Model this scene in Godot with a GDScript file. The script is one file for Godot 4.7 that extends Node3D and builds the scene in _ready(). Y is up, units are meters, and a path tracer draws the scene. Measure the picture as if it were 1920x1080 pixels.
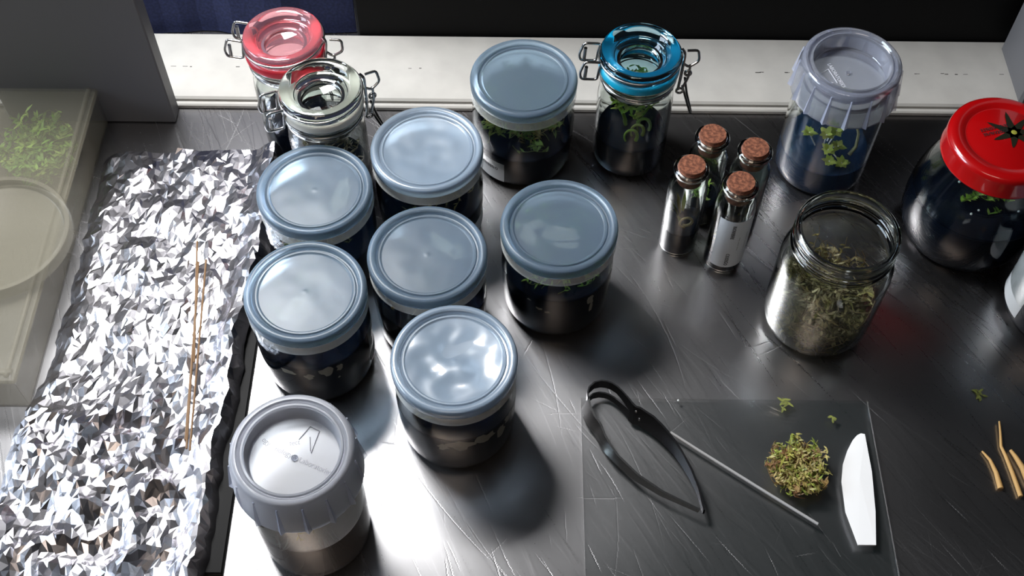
extends Node3D

# ---------------------------------------------------------------- mesh collector
class MB:
	var v := PackedVector3Array()
	var n := PackedVector3Array()
	var t := PackedVector2Array()
	var c := PackedColorArray()
	var i := PackedInt32Array()
	var col := Color.WHITE

	func add(p: Vector3, nn: Vector3, uv := Vector2.ZERO) -> int:
		v.append(p); n.append(nn); t.append(uv); c.append(col)
		return v.size() - 1

	func tri(a: int, b: int, d: int) -> void:
		# keep the winding clockwise seen from the side the normals point to
		var g := (v[b] - v[a]).cross(v[d] - v[a])
		if g.dot(n[a] + n[b] + n[d]) > 0.0:
			i.append(a); i.append(d); i.append(b)
		else:
			i.append(a); i.append(b); i.append(d)

	func quad(a: int, b: int, d: int, e: int) -> void:
		tri(a, b, d); tri(a, d, e)

	func flat(p: Vector3, q: Vector3, r: Vector3, up := Vector3.ZERO) -> void:
		var nn := (q - p).cross(r - p).normalized()
		if up != Vector3.ZERO and nn.dot(up) < 0.0: nn = -nn
		var k := add(p, nn); add(q, nn); add(r, nn)
		tri(k, k + 1, k + 2)

	func flat_quad(p: Vector3, q: Vector3, r: Vector3, s: Vector3, out: Vector3) -> void:
		var nn := (q - p).cross(r - p).normalized()
		if nn.dot(out) < 0.0: nn = -nn
		var k := add(p, nn, Vector2(0, 0)); add(q, nn, Vector2(1, 0)); add(r, nn, Vector2(1, 1)); add(s, nn, Vector2(0, 1))
		quad(k, k + 1, k + 2, k + 3)

	func mesh() -> ArrayMesh:
		var a := []
		a.resize(Mesh.ARRAY_MAX)
		a[Mesh.ARRAY_VERTEX] = v; a[Mesh.ARRAY_NORMAL] = n; a[Mesh.ARRAY_TEX_UV] = t; a[Mesh.ARRAY_COLOR] = c; a[Mesh.ARRAY_INDEX] = i
		var m := ArrayMesh.new()
		m.add_surface_from_arrays(Mesh.PRIMITIVE_TRIANGLES, a)
		return m

	# profile (radius, height); solid side is to the LEFT-hand of walking bottom->top on the outside
	func lathe(prof: Array, segs := 72, a0 := 0.0, a1 := TAU, crease := 0.75) -> void:
		var m := prof.size()
		var sn := []
		for k in m - 1:
			var d: Vector2 = prof[k + 1] - prof[k]
			sn.append(Vector2(d.y, -d.x).normalized())
		for k in m - 1:
			var p0: Vector2 = prof[k]
			var p1: Vector2 = prof[k + 1]
			if p0.distance_to(p1) < 1e-7: continue
			var n0: Vector2 = sn[k]
			var n1: Vector2 = sn[k]
			if k > 0 and sn[k - 1].dot(sn[k]) > crease: n0 = (sn[k - 1] + sn[k]).normalized()
			if k < m - 2 and sn[k + 1].dot(sn[k]) > crease: n1 = (sn[k + 1] + sn[k]).normalized()
			var first := v.size()
			for j in segs + 1:
				var a := a0 + (a1 - a0) * j / segs
				var cs := Vector3(cos(a), 0, sin(a))
				add(cs * p0.x + Vector3(0, p0.y, 0), (cs * n0.x + Vector3(0, n0.y, 0)).normalized(), Vector2(float(j) / segs, p0.y))
				add(cs * p1.x + Vector3(0, p1.y, 0), (cs * n1.x + Vector3(0, n1.y, 0)).normalized(), Vector2(float(j) / segs, p1.y))
			for j in segs:
				var b := first + 2 * j
				if p0.x > 1e-6: tri(b, b + 1, b + 2)
				if p1.x > 1e-6: tri(b + 1, b + 3, b + 2)

	# a round disc with a height function h(x, z)
	func disc(r: float, y: float, h: Callable, rings := 20, segs := 72) -> void:
		var first := v.size()
		var e := 0.0004
		for k in rings + 1:
			for j in segs + 1:
				var a := TAU * j / segs
				var rr := r * k / rings
				var x := rr * cos(a)
				var z := rr * sin(a)
				var hx: float = (h.call(x + e, z) - h.call(x - e, z)) / (2 * e)
				var hz: float = (h.call(x, z + e) - h.call(x, z - e)) / (2 * e)
				add(Vector3(x, y + h.call(x, z), z), Vector3(-hx, 1, -hz).normalized(), Vector2(x, z))
		for k in rings:
			for j in segs:
				var b := first + k * (segs + 1) + j
				if k > 0: tri(b, b + 1, b + segs + 1)
				tri(b + 1, b + segs + 2, b + segs + 1)

	func tube(pts: Array, r: float, sides := 8, closed := false, r_end := -1.0) -> void:
		var m := pts.size()
		var up := Vector3(0.123, 0.97, 0.21).normalized()
		var rings := []
		var steps := m + 1 if closed else m
		for k in steps:
			var a: Vector3 = pts[(k - 1 + m) % m] if (closed or k > 0) else pts[0]
			var b: Vector3 = pts[(k + 1) % m] if (closed or k < m - 1) else pts[m - 1]
			var d := (b - a).normalized()
			var s := d.cross(up)
			if s.length() < 0.05: s = d.cross(Vector3(1, 0, 0.1))
			s = s.normalized()
			up = s.cross(d).normalized()
			var rr := r if r_end < 0.0 else lerpf(r, r_end, float(k) / (steps - 1))
			var ids := []
			for j in sides:
				var w := TAU * j / sides
				var nn := s * cos(w) + up * sin(w)
				ids.append(add(pts[k % m] + nn * rr, nn, Vector2(float(j) / sides, float(k))))
			rings.append(ids)
		for k in steps - 1:
			for j in sides:
				quad(rings[k][j], rings[k][(j + 1) % sides], rings[k + 1][(j + 1) % sides], rings[k + 1][j])
		if not closed:
			for e in 2:
				var k := 0 if e == 0 else m - 1
				var o: Vector3 = pts[0] - pts[1] if e == 0 else pts[m - 1] - pts[m - 2]
				o = o.normalized()
				var cc := add(pts[k], o)
				var ids := []
				for j in sides: ids.append(add(v[rings[k][j]], o))
				for j in sides: tri(cc, ids[j], ids[(j + 1) % sides])

	# box with chamfered edges
	func box(at: Vector3, size: Vector3, ch := 0.001, b := Basis.IDENTITY) -> void:
		var h := size / 2
		ch = minf(ch, minf(h.x, minf(h.y, h.z)) * 0.9)
		var P := func(x: float, y: float, z: float) -> Vector3: return at + b * Vector3(x, y, z)
		var hi := h - Vector3(ch, ch, ch)
		for s in [-1.0, 1.0]:
			flat_quad(P.call(s * h.x, -hi.y, -hi.z), P.call(s * h.x, hi.y, -hi.z), P.call(s * h.x, hi.y, hi.z), P.call(s * h.x, -hi.y, hi.z), b * Vector3(s, 0, 0))
			flat_quad(P.call(-hi.x, s * h.y, -hi.z), P.call(hi.x, s * h.y, -hi.z), P.call(hi.x, s * h.y, hi.z), P.call(-hi.x, s * h.y, hi.z), b * Vector3(0, s, 0))
			flat_quad(P.call(-hi.x, -hi.y, s * h.z), P.call(hi.x, -hi.y, s * h.z), P.call(hi.x, hi.y, s * h.z), P.call(-hi.x, hi.y, s * h.z), b * Vector3(0, 0, s))
			for q in [-1.0, 1.0]:
				flat_quad(P.call(s * h.x, q * hi.y, -hi.z), P.call(s * h.x, q * hi.y, hi.z), P.call(s * hi.x, q * h.y, hi.z), P.call(s * hi.x, q * h.y, -hi.z), b * Vector3(s, q, 0))
				flat_quad(P.call(s * h.x, -hi.y, q * hi.z), P.call(s * h.x, hi.y, q * hi.z), P.call(s * hi.x, hi.y, q * h.z), P.call(s * hi.x, -hi.y, q * h.z), b * Vector3(s, 0, q))
				flat_quad(P.call(-hi.x, s * h.y, q * hi.z), P.call(hi.x, s * h.y, q * hi.z), P.call(hi.x, s * hi.y, q * h.z), P.call(-hi.x, s * hi.y, q * h.z), b * Vector3(0, s, q))
				for w in [-1.0, 1.0]:
					flat(P.call(s * h.x, q * hi.y, w * hi.z), P.call(s * hi.x, q * h.y, w * hi.z), P.call(s * hi.x, q * hi.y, w * h.z), b * Vector3(s, q, w))

	# thick strip standing on edge along a path: two long faces and its edges; lo/hi heights per point
	func strip(path: Array, lo: Array, hi: Array, thick: float, slant := Vector2.ZERO) -> void:
		var S := func(h: float) -> Vector3: return Vector3(slant.x, 0, slant.y) * (0.011 - h)
		var m := path.size()
		var L := []
		for k in m:
			var a: Vector3 = path[maxi(k - 1, 0)]
			var b: Vector3 = path[mini(k + 1, m - 1)]
			var d := (b - a).normalized()
			L.append(d.cross(Vector3.UP).normalized())
		for s in [-1.0, 1.0]:
			var first := v.size()
			for k in m:
				var o: Vector3 = path[k] + L[k] * s * thick / 2
				var dd: Vector3 = Vector3(-L[k].z, 0, L[k].x)
				var tip: Vector3 = dd.cross(Vector3(-slant.x, 1, -slant.y)).normalized()
				if tip.dot(L[k]) < 0.0: tip = -tip
				add(Vector3(o.x, lo[k], o.z) + S.call(lo[k]), tip * s); add(Vector3(o.x, hi[k], o.z) + S.call(hi[k]), tip * s)
			for k in m - 1: quad(first + 2 * k, first + 2 * k + 1, first + 2 * k + 3, first + 2 * k + 2)
		for k in m - 1:
			var a0: Vector3 = path[k] - L[k] * thick / 2
			var a1: Vector3 = path[k] + L[k] * thick / 2
			var b0: Vector3 = path[k + 1] - L[k + 1] * thick / 2
			var b1: Vector3 = path[k + 1] + L[k + 1] * thick / 2
			for e in 2:
				var hh: Array = hi if e == 0 else lo
				var s0: Vector3 = S.call(hh[k])
				var s1: Vector3 = S.call(hh[k + 1])
				a0.y = hh[k]; a1.y = hh[k]; b0.y = hh[k + 1]; b1.y = hh[k + 1]
				flat_quad(a0 + s0, a1 + s0, b1 + s1, b0 + s1, Vector3.UP if e == 0 else Vector3.DOWN)


# ---------------------------------------------------------------- scene helpers
var M := {}
var taken := {}
var rng := RandomNumberGenerator.new()

func numbered(called: String) -> String:
	if not taken.has(called):
		taken[called] = 0
		return called
	taken[called] += 1
	return "%s_%03d" % [called, taken[called]]

func thing(called: String, label: String, category: String, at := Vector3.ZERO, turn := 0.0, group := "") -> Node3D:
	var o := Node3D.new()
	o.name = numbered(called)
	add_child(o, true)
	o.position = at
	o.rotation.y = turn
	o.set_meta("label", label); o.set_meta("category", category)
	if group: o.set_meta("group", group)
	return o

func part(called: String, mesh: Mesh, mat: Material, parent: Node3D, label := "", kind := "") -> MeshInstance3D:
	var o := MeshInstance3D.new()
	o.name = called
	o.mesh = mesh
	o.material_override = mat
	o.cast_shadow = GeometryInstance3D.SHADOW_CASTING_SETTING_ON
	parent.add_child(o, true)
	if label: o.set_meta("label", label)
	if kind: o.set_meta("kind", kind)
	return o

func solo(called: String, mesh: Mesh, mat: Material, label: String, category: String, group := "", at := Vector3.ZERO) -> MeshInstance3D:
	var o := part(numbered(called), mesh, mat, self)
	o.position = at
	o.set_meta("label", label); o.set_meta("category", category)
	if group: o.set_meta("group", group)
	return o

func struct(called: String, mesh: Mesh, mat: Material, label: String) -> MeshInstance3D:
	var o := part(called, mesh, mat, self)
	o.set_meta("kind", "structure"); o.set_meta("label", label)
	return o

func copy_of(o: Node3D, label: String, at: Vector3, turn := 0.0) -> Node3D:
	var d: Node3D = o.duplicate()
	d.name = numbered(String(o.name))
	add_child(d, true)
	d.position = at; d.rotation.y = turn
	d.set_meta("label", label)
	return d

func paint(called: String, color: Color, rough: float, metal := 0.0) -> StandardMaterial3D:
	var m := StandardMaterial3D.new()
	m.resource_name = called
	m.albedo_color = color; m.roughness = rough; m.metallic = metal
	M[called] = m
	return m

func solid_glass(called: String, color: Color, rough: float, milk := 0.0) -> StandardMaterial3D:
	var m := paint(called, Color(color.r, color.g, color.b, milk), rough)
	m.refraction_enabled = true
	m.refraction_scale = 0.05
	m.transparency = BaseMaterial3D.TRANSPARENCY_ALPHA
	return m

func pane(called: String, color: Color, alpha: float, rough := 0.03) -> StandardMaterial3D:
	var m := paint(called, Color(color.r, color.g, color.b, alpha), rough)
	m.transparency = BaseMaterial3D.TRANSPARENCY_ALPHA
	return m

func noise_tex(freq: float, octaves: int, ramp: Array, size := 512, seed_ := 1, type := FastNoiseLite.TYPE_SIMPLEX_SMOOTH) -> Texture2D:
	var f := FastNoiseLite.new()
	f.seed = seed_; f.frequency = freq; f.fractal_octaves = octaves; f.noise_type = type
	var im := f.get_seamless_image(size, size)
	im.convert(Image.FORMAT_RGB8)
	for y in size:
		for x in size:
			var k := im.get_pixel(x, y).r
			im.set_pixel(x, y, (ramp[0] as Color).lerp(ramp[1], k))
	return ImageTexture.create_from_image(im)

# lettering as real geometry; size = height of a capital, text centred on the origin, in the xy plane facing +z
func letters(text: String, size: float, bold := true, serif := false) -> Array:
	var tm := TextMesh.new()
	var f := SystemFont.new()
	f.font_names = PackedStringArray(["Droid Serif" if serif else "Droid Sans"])
	f.font_weight = 700 if bold else 400
	tm.font = f
	tm.text = text
	tm.font_size = 32
	tm.pixel_size = size / 23.0
	tm.depth = 0.0
	tm.curve_step = 2.0
	return tm.get_mesh_arrays() if tm.get_surface_count() == 0 else tm.surface_get_arrays(0)

func print_on(mb: MB, text: String, size: float, place: Callable, bold := true) -> void:
	var a := letters(text, size, bold)
	var vs: PackedVector3Array = a[Mesh.ARRAY_VERTEX]
	var ns: PackedVector3Array = a[Mesh.ARRAY_NORMAL]
	var ids = a[Mesh.ARRAY_INDEX]
	if ids == null: ids = PackedInt32Array(range(vs.size()))
	for k in range(0, ids.size(), 3):
		if ns[ids[k]].z < 0.5: continue
		var p: Vector3 = place.call(vs[ids[k]])
		var q: Vector3 = place.call(vs[ids[k + 1]])
		var r: Vector3 = place.call(vs[ids[k + 2]])
		var c0: Vector3 = place.call(Vector3.ZERO)
		var out: Vector3 = (place.call(Vector3(0.001, 0, 0)) - c0).cross(place.call(Vector3(0, 0.001, 0)) - c0)
		mb.flat(p, q, r, out)


# ---------------------------------------------------------------- materials
func steel_maps() -> Array:
	var w := 2048
	var h := 1536
	var f := FastNoiseLite.new()
	f.seed = 5; f.frequency = 0.004; f.fractal_octaves = 4
	var g := FastNoiseLite.new()
	g.seed = 9; g.frequency = 0.06; g.fractal_octaves = 2
	var rough := Image.create(w, h, false, Image.FORMAT_L8)
	var bump := Image.create(w, h, false, Image.FORMAT_L8)
	var rr := RandomNumberGenerator.new()
	rr.seed = 77
	var cloud := f.get_image(512, 384)
	cloud.resize(w, h, Image.INTERPOLATE_BILINEAR)
	var fine := g.get_image(w, h)
	var bytes := PackedByteArray()
	bytes.resize(w * h)
	var bb := PackedByteArray()
	bb.resize(w * h)
	var ca := cloud.get_data()
	var fa := fine.get_data()
	var ps := ca.size() / (w * h)
	var pf := fa.size() / (w * h)
	for k in w * h:
		bytes[k] = clampi(int(72 + 0.16 * (ca[k * ps] - 128)), 0, 255)
		bb[k] = 150
	# faint brushed grain in long arcs
	for s in 5200:
		var x := rr.randf() * w
		var y := rr.randf() * h
		var ang := 1.25 - 0.5 * x / w + rr.randfn(0.0, 0.10)
		var L := rr.randf_range(60, 260)
		var d := rr.randf_range(-9.0, 9.0)
		for k in int(L):
			x += cos(ang); y += sin(ang); ang += 0.0009
			var xi := int(x)
			var yi := int(y)
			if xi < 1 or yi < 1 or xi >= w - 1 or yi >= h - 1: break
			bytes[yi * w + xi] = clampi(bytes[yi * w + xi] + int(d), 30, 140)
			bb[yi * w + xi] = clampi(bb[yi * w + xi] + int(d * 0.5), 0, 255)
	for s in 2600:
		var x := rr.randf() * w
		var y := rr.randf() * h
		var zone := x / w
		var ang := 1.13 + rr.randfn(0.0, 0.16) + (0.25 - 0.5 * zone)
		if rr.randf() < 0.22: ang = rr.randf() * PI
		if y < h * 0.35 and rr.randf() < 0.5: ang = 0.55 + rr.randfn(0.0, 0.2)
		var L := rr.randf_range(22, 70) if rr.randf() < 0.88 else rr.randf_range(70, 240)
		if zone > 0.62 and y < h * 0.6 and rr.randf() < 0.75: continue
		var deep := rr.randf_range(5, 14) if s > 700 else rr.randf_range(14, 40)
		var bend := rr.randfn(0.0, 0.0016)
		for k in int(L):
			x += cos(ang); y += sin(ang); ang += bend
			var xi := int(x)
			var yi := int(y)
			if xi < 1 or yi < 1 or xi >= w - 1 or yi >= h - 1: break
			var id := yi * w + xi
			var fade := sin(PI * (k + 0.5) / L)
			bb[id] = clampi(int(bb[id] - deep * fade), 0, 255)
			bytes[id] = clampi(int(bytes[id] + deep * 0.9 * fade), 0, 255)
	rough.set_data(w, h, false, Image.FORMAT_L8, bytes)
	bump.set_data(w, h, false, Image.FORMAT_L8, bb)
	bump.convert(Image.FORMAT_RGBA8)
	bump.bump_map_to_normal_map(2.2)
	return [ImageTexture.create_from_image(rough), ImageTexture.create_from_image(bump)]

func materials() -> void:
	var sm := steel_maps()
	var s := paint("brushed_steel", Color(0.655, 0.65, 0.655), 1.0, 1.0)
	s.roughness_texture = sm[0]
	s.normal_enabled = true
	s.normal_texture = sm[1]
	s.normal_scale = 0.5
	paint("steel_edge", Color(0.55, 0.54, 0.53), 0.35, 1.0)
	var lg := paint("ledge_paint", Color(0.67, 0.66, 0.64), 0.6)
	lg.albedo_texture = noise_tex(0.02, 4, [Color(0.93, 0.93, 0.93), Color(1, 1, 1)], 256, 3)
	lg.uv1_triplanar = true
	lg.uv1_scale = Vector3(6, 6, 6)
	paint("grime", Color(0.12, 0.11, 0.10), 0.8)
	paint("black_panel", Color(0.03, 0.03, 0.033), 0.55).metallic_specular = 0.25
	var nv := paint("navy_cloth", Color(0.15, 0.19, 0.36), 0.9)
	nv.albedo_texture = noise_tex(0.15, 3, [Color(0.6, 0.6, 0.65), Color(1, 1, 1)], 256, 8)
	nv.uv1_triplanar = true
	nv.uv1_scale = Vector3(9, 9, 9)
	paint("post_paint", Color(0.36, 0.36, 0.37), 0.5)
	paint("wall_paint", Color(0.20, 0.19, 0.19), 0.9)
	paint("room_paint", Color(0.30, 0.29, 0.28), 0.9)
	paint("floor_paint", Color(0.22, 0.21, 0.20), 0.8)
	paint("frame_paint", Color(0.75, 0.75, 0.75), 0.5)
	solid_glass("clear_glass", Color(0.96, 0.98, 0.97), 0.0)
	pane("plate_glass", Color(0.12, 0.20, 0.20), 0.07)
	solid_glass("blue_glass", Color(0.78, 0.94, 0.99), 0.0)
	solid_glass("pink_glass", Color(0.98, 0.72, 0.76), 0.02, 0.1)
	var wet := paint("dark_agar", Color(0.065, 0.095, 0.145), 0.4)
	wet.metallic_specular = 0.05
	paint("blue_agar", Color(0.16, 0.24, 0.36), 0.25).metallic_specular = 0.05
	solid_glass("dull_plastic", Color(0.78, 0.79, 0.82), 0.38, 0.22).metallic_specular = 0.12
	paint("pale_agar", Color(0.46, 0.41, 0.39), 0.5)
	var pl := solid_glass("frosted_plastic", Color(0.70, 0.80, 0.89), 0.36, 0.09)
	pl.metallic_specular = 0.12
	pl.refraction_scale = 0.035
	paint("skirt_plastic", Color(0.80, 0.81, 0.80, 0.30), 0.30).transparency = BaseMaterial3D.TRANSPARENCY_ALPHA
	var pw := solid_glass("wet_plastic", Color(0.74, 0.82, 0.90), 0.32, 0.22)
	pw.clearcoat_enabled = true
	pw.clearcoat = 0.8
	pw.clearcoat_roughness = 0.08
	var p2 := solid_glass("milky_plastic", Color(0.80, 0.82, 0.88), 0.10, 0.16)
	p2.clearcoat_enabled = true
	p2.clearcoat = 0.7
	p2.clearcoat_roughness = 0.08
	pane("rib_plastic", Color(0.70, 0.73, 0.82), 0.38, 0.3)
	pane("tub_plastic", Color(0.50, 0.48, 0.42), 0.28, 0.30)
	paint("emboss", Color(0.85, 0.86, 0.9), 0.35)
	paint("emboss_grey", Color(0.42, 0.42, 0.46), 0.35)
	var bg := paint("blue_rubber", Color(0.0, 0.55, 0.68), 0.25)
	bg.clearcoat_enabled = true
	bg.clearcoat = 0.6
	var pg := paint("pink_rubber", Color(0.72, 0.05, 0.16), 0.3)
	pg.clearcoat_enabled = true
	pg.clearcoat = 0.6
	paint("clear_rubber", Color(0.75, 0.74, 0.70), 0.4)
	paint("wire", Color(0.72, 0.72, 0.72), 0.22, 1.0)
	paint("dark_wire", Color(0.42, 0.42, 0.43), 0.25, 1.0)
	paint("paper", Color(0.74, 0.76, 0.78), 0.7)
	paint("ink", Color(0.05, 0.05, 0.06), 0.7)
	var ck := paint("cork", Color(0.58, 0.36, 0.26), 0.9)
	ck.albedo_texture = noise_tex(0.05, 4, [Color(0.45, 0.38, 0.32), Color(1.0, 1.0, 1.0)], 256, 12)
	ck.uv1_triplanar = true
	ck.uv1_scale = Vector3(28, 28, 28)
	ck.heightmap_enabled = false
	var rd := paint("red_lacquer", Color(0.60, 0.02, 0.03), 0.22)
	rd.clearcoat_enabled = true
	rd.clearcoat = 1.0
	rd.clearcoat_roughness = 0.05
	paint("leaf_print", Color(0.07, 0.08, 0.02), 0.5)
	paint("bud_print", Color(0.55, 0.55, 0.20), 0.5)
	var gr := paint("greens", Color.WHITE, 0.55)
	gr.vertex_color_use_as_albedo = true
	gr.backlight_enabled = true
	gr.backlight = Color(0.35, 0.35, 0.3)
	var fo := paint("foil", Color(0.82, 0.81, 0.83), 0.23, 1.0)
	fo.metallic_specular = 0.5
	paint("stick_wood", Color(0.42, 0.30, 0.16), 0.6)
	paint("blade_glare", Color(0.95, 0.95, 0.95), 0.3)
	paint("rod_grey", Color(0.62, 0.62, 0.62), 0.4)
	paint("dry_twig", Color(0.70, 0.55, 0.33), 0.7)
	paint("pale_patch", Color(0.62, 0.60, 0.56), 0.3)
	paint("cream_glint", Color(0.88, 0.71, 0.50), 0.5)
	paint("bead", Color(0.85, 0.88, 0.88), 0.1)
	var wg := paint("source_glow", Color(0.9, 0.93, 1.0), 0.4)
	wg.emission_enabled = true
	wg.emission = Color(0.95, 0.97, 1.0)
	wg.emission_energy_multiplier = GLOW


# ---------------------------------------------------------------- plants
func blade(mb: MB, at: Vector3, dir: Vector3, L: float, W: float, curl: float, seg := 3) -> void:
	var side := dir.cross(Vector3.UP)
	if side.length() < 0.1: side = Vector3(1, 0, 0)
	side = side.normalized()
	var up := side.cross(dir).normalized()
	var prev_l := -1
	var prev_r := -1
	for k in seg + 1:
		var u := float(k) / seg
		var w := W * sin(PI * clampf(0.18 + 0.8 * u, 0, 1)) * 0.5
		var p := at + dir * L * u - up * curl * L * u * u
		var nn := (up + dir * curl * 1.5 * u).normalized()
		var a := mb.add(p - side * w, nn)
		var b := mb.add(p + side * w, nn)
		if k > 0:
			mb.quad(prev_l, a, b, prev_r)
		prev_l = a; prev_r = b

func rand_dir(up: float) -> Vector3:
	var a := rng.randf() * TAU
	return Vector3(cos(a), rng.randf_range(-0.2, 1.0) * up, sin(a)).normalized()

# inside: Callable(p) -> p pushed back into the vessel
func moss(called: String, label: String, at: Vector3, r: float, h: float, stems: int, tones: Array, sd: int, leaf: float, keep: float, category := "moss", per := 9, stem_len := 1.0) -> Node3D:
	rng.seed = sd
	var o := thing(called, label, category, at)
	var st := MB.new()
	var lv := MB.new()
	for s in stems:
		var a := rng.randf() * TAU
		var rr := r * 0.85 * sqrt(rng.randf())
		var p := Vector3(rr * cos(a), rng.randf() * h * 0.5, rr * sin(a))
		var d := rand_dir(0.9)
		var pts := [p]
		var tone: Color = tones[rng.randi() % tones.size()]
		tone = tone.lerp(tones[rng.randi() % tones.size()], rng.randf() * 0.6)
		tone = tone * rng.randf_range(0.7, 1.25)
		var step := r * 0.16 * stem_len
		for k in 7:
			d = (d + rand_dir(0.5) * 0.55 + Vector3(0, -0.12, 0)).normalized()
			p += d * step
			var flat_ := Vector2(p.x, p.z)
			if flat_.length() > keep:
				flat_ = flat_.normalized() * keep
				p.x = flat_.x; p.z = flat_.y
			p.y = clampf(p.y, 0.0006, h)
			pts.append(p)
		st.col = Color(tone.r * 0.8, tone.g * 0.65, tone.b * 0.6)
		st.tube(pts, 0.00032, 4, false, 0.0002)
		for k in per:
			var u := rng.randf() * 5.99
			var q: Vector3 = (pts[int(u)] as Vector3).lerp(pts[int(u) + 1], fmod(u, 1.0))
			var dd := rand_dir(0.8)
			var e := q + dd * leaf
			if Vector2(e.x, e.z).length() > keep: dd = Vector3(-q.x, 0.2 * r, -q.z).normalized()
			if e.y < 0.0004: dd.y = absf(dd.y)
			lv.col = tone * rng.randf_range(0.75, 1.3)
			lv.col.a = 1.0
			blade(lv, q, dd, leaf * rng.randf_range(0.6, 1.2), leaf * 0.32, rng.randf_range(-0.2, 0.5), 2)
	part("stems", st.mesh(), M.greens, o, "", "stuff")
	part("leaves", lv.mesh(), M.greens, o, "", "stuff")
	return o

const OLIVE := [Color(0.10, 0.11, 0.02), Color(0.16, 0.12, 0.03), Color(0.09, 0.13, 0.02), Color(0.20, 0.16, 0.05)]
const LIVELY := [Color(0.14, 0.22, 0.03), Color(0.22, 0.26, 0.05), Color(0.16, 0.11, 0.03), Color(0.08, 0.15, 0.02)]
const FRESH := [Color(0.22, 0.40, 0.04), Color(0.32, 0.46, 0.08), Color(0.14, 0.30, 0.03)]


# ---------------------------------------------------------------- jars
const R := 0.035

func dents(kind: int) -> Callable:
	var f := FastNoiseLite.new()
	f.seed = 40 + kind
	f.frequency = 34.0
	f.fractal_octaves = 2
	var amp: float = [0.00018, 0.0010, 0.0003, 0.00025, 0.0003, 0.0017, 0.0003, 0.0003][kind]
	return func(x: float, z: float) -> float:
		var q := sqrt(x * x + z * z) / (0.76 * R)
		return amp * f.get_noise_2d(x, z) * (1.0 - pow(q, 4.0)) + 0.0011 * (1.0 - q * q) * (-1.0 if kind in [1, 5] else 0.4) + 0.00018 * exp(-q * q * 420.0)

func yogurt_lid(parent: Node3D, kind: int) -> void:
	var m := MB.new()
	var P := [Vector2(0.955, 1.965), Vector2(0.985, 1.96), Vector2(1.0, 1.985), Vector2(1.006, 2.10), Vector2(0.995, 2.15), Vector2(0.965, 2.178), Vector2(0.93, 2.182),
		Vector2(0.89, 2.175), Vector2(0.868, 2.15), Vector2(0.858, 2.105), Vector2(0.835, 2.10), Vector2(0.815, 2.125), Vector2(0.79, 2.125), Vector2(0.775, 2.105), Vector2(0.76, 2.10)]
	var S := []
	for p in P: S.append(p * R)
	m.lathe(S, 96)
	m.disc(0.76 * R, 2.10 * R, dents(kind), 22, 96)
	# inner face
	var Q := [Vector2(0, 2.05), Vector2(0.84, 2.05), Vector2(0.93, 2.08), Vector2(0.955, 1.965)]
	var T := []
	for p in Q: T.append(p * R)
	T.reverse()
	m.lathe(T, 96)
	var lid := part("lid", m.mesh(), M.wet_plastic if kind in [1, 5] else M.frosted_plastic, parent, "frosted press-on plastic lid")
	var k := MB.new()
	var K := [Vector2(0.957, 1.96), Vector2(0.957, 1.775), Vector2(0.965, 1.76), Vector2(0.99, 1.757), Vector2(1.0, 1.77), Vector2(0.992, 1.79), Vector2(0.985, 1.955), Vector2(0.957, 1.96)]
	var KS := []
	for p in K: KS.append(p * R)
	k.lathe(KS, 96)
	part("skirt", k.mesh(), M.skirt_plastic, lid, "clearer grey skirt of the lid")

func glass_body(parent: Node3D, outer: Array, thick: float, mat: Material, called := "glass_body") -> void:
	var m := MB.new()
	var inner := []
	for k in range(outer.size() - 1, -1, -1):
		var p: Vector2 = outer[k]
		inner.append(Vector2(maxf(p.x - thick, 0.0), maxf(p.y, thick * 1.3)))
	m.lathe(outer + [inner[0]], 96)
	m.lathe(inner, 96)
	part(called, m.mesh(), mat, parent)

# medium that touches the glass wall: follows the vessel's outer profile a little way in
func agar_in(parent: Node3D, outer: Array, inset: float, level: float, mat: Material, label := "dark set growing medium") -> void:
	var P := [Vector2(0, 0.0024)]
	var last := Vector2.ZERO
	for p in outer:
		if p.x < 0.6 * outer[6].x: continue
		var q := Vector2(p.x - inset, maxf(p.y, 0.0024))
		if q.y > level:
			var u := (level - last.y) / (q.y - last.y)
			P.append(last.lerp(q, u))
			break
		if last.y > 0.0 and absf(q.y - last.y) < 1e-6:
			P[P.size() - 1] = q
		else:
			P.append(q)
		last = q
	var e: Vector2 = P[P.size() - 1]
	P.append(Vector2(e.x - 0.0012, level - 0.0006)); P.append(Vector2(e.x - 0.003, level - 0.0009)); P.append(Vector2(0, level - 0.001))
	var m := MB.new()
	m.lathe(P, 80)
	part("growing_medium", m.mesh(), mat, parent, label)

# irregular pale patches painting the glass reflections at gaps in the medium
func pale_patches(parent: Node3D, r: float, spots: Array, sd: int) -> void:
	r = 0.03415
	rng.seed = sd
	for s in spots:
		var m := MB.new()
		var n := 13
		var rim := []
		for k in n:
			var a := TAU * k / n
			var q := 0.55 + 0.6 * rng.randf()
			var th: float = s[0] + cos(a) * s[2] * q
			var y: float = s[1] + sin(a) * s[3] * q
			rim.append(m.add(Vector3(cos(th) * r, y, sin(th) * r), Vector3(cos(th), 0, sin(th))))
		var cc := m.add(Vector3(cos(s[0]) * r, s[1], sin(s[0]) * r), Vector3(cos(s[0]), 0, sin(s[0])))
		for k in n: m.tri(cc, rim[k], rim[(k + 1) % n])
		part("gap_reflection", m.mesh(), M.pale_patch, parent, "pale patch painting a glass reflection at a gap in the medium")

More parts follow.
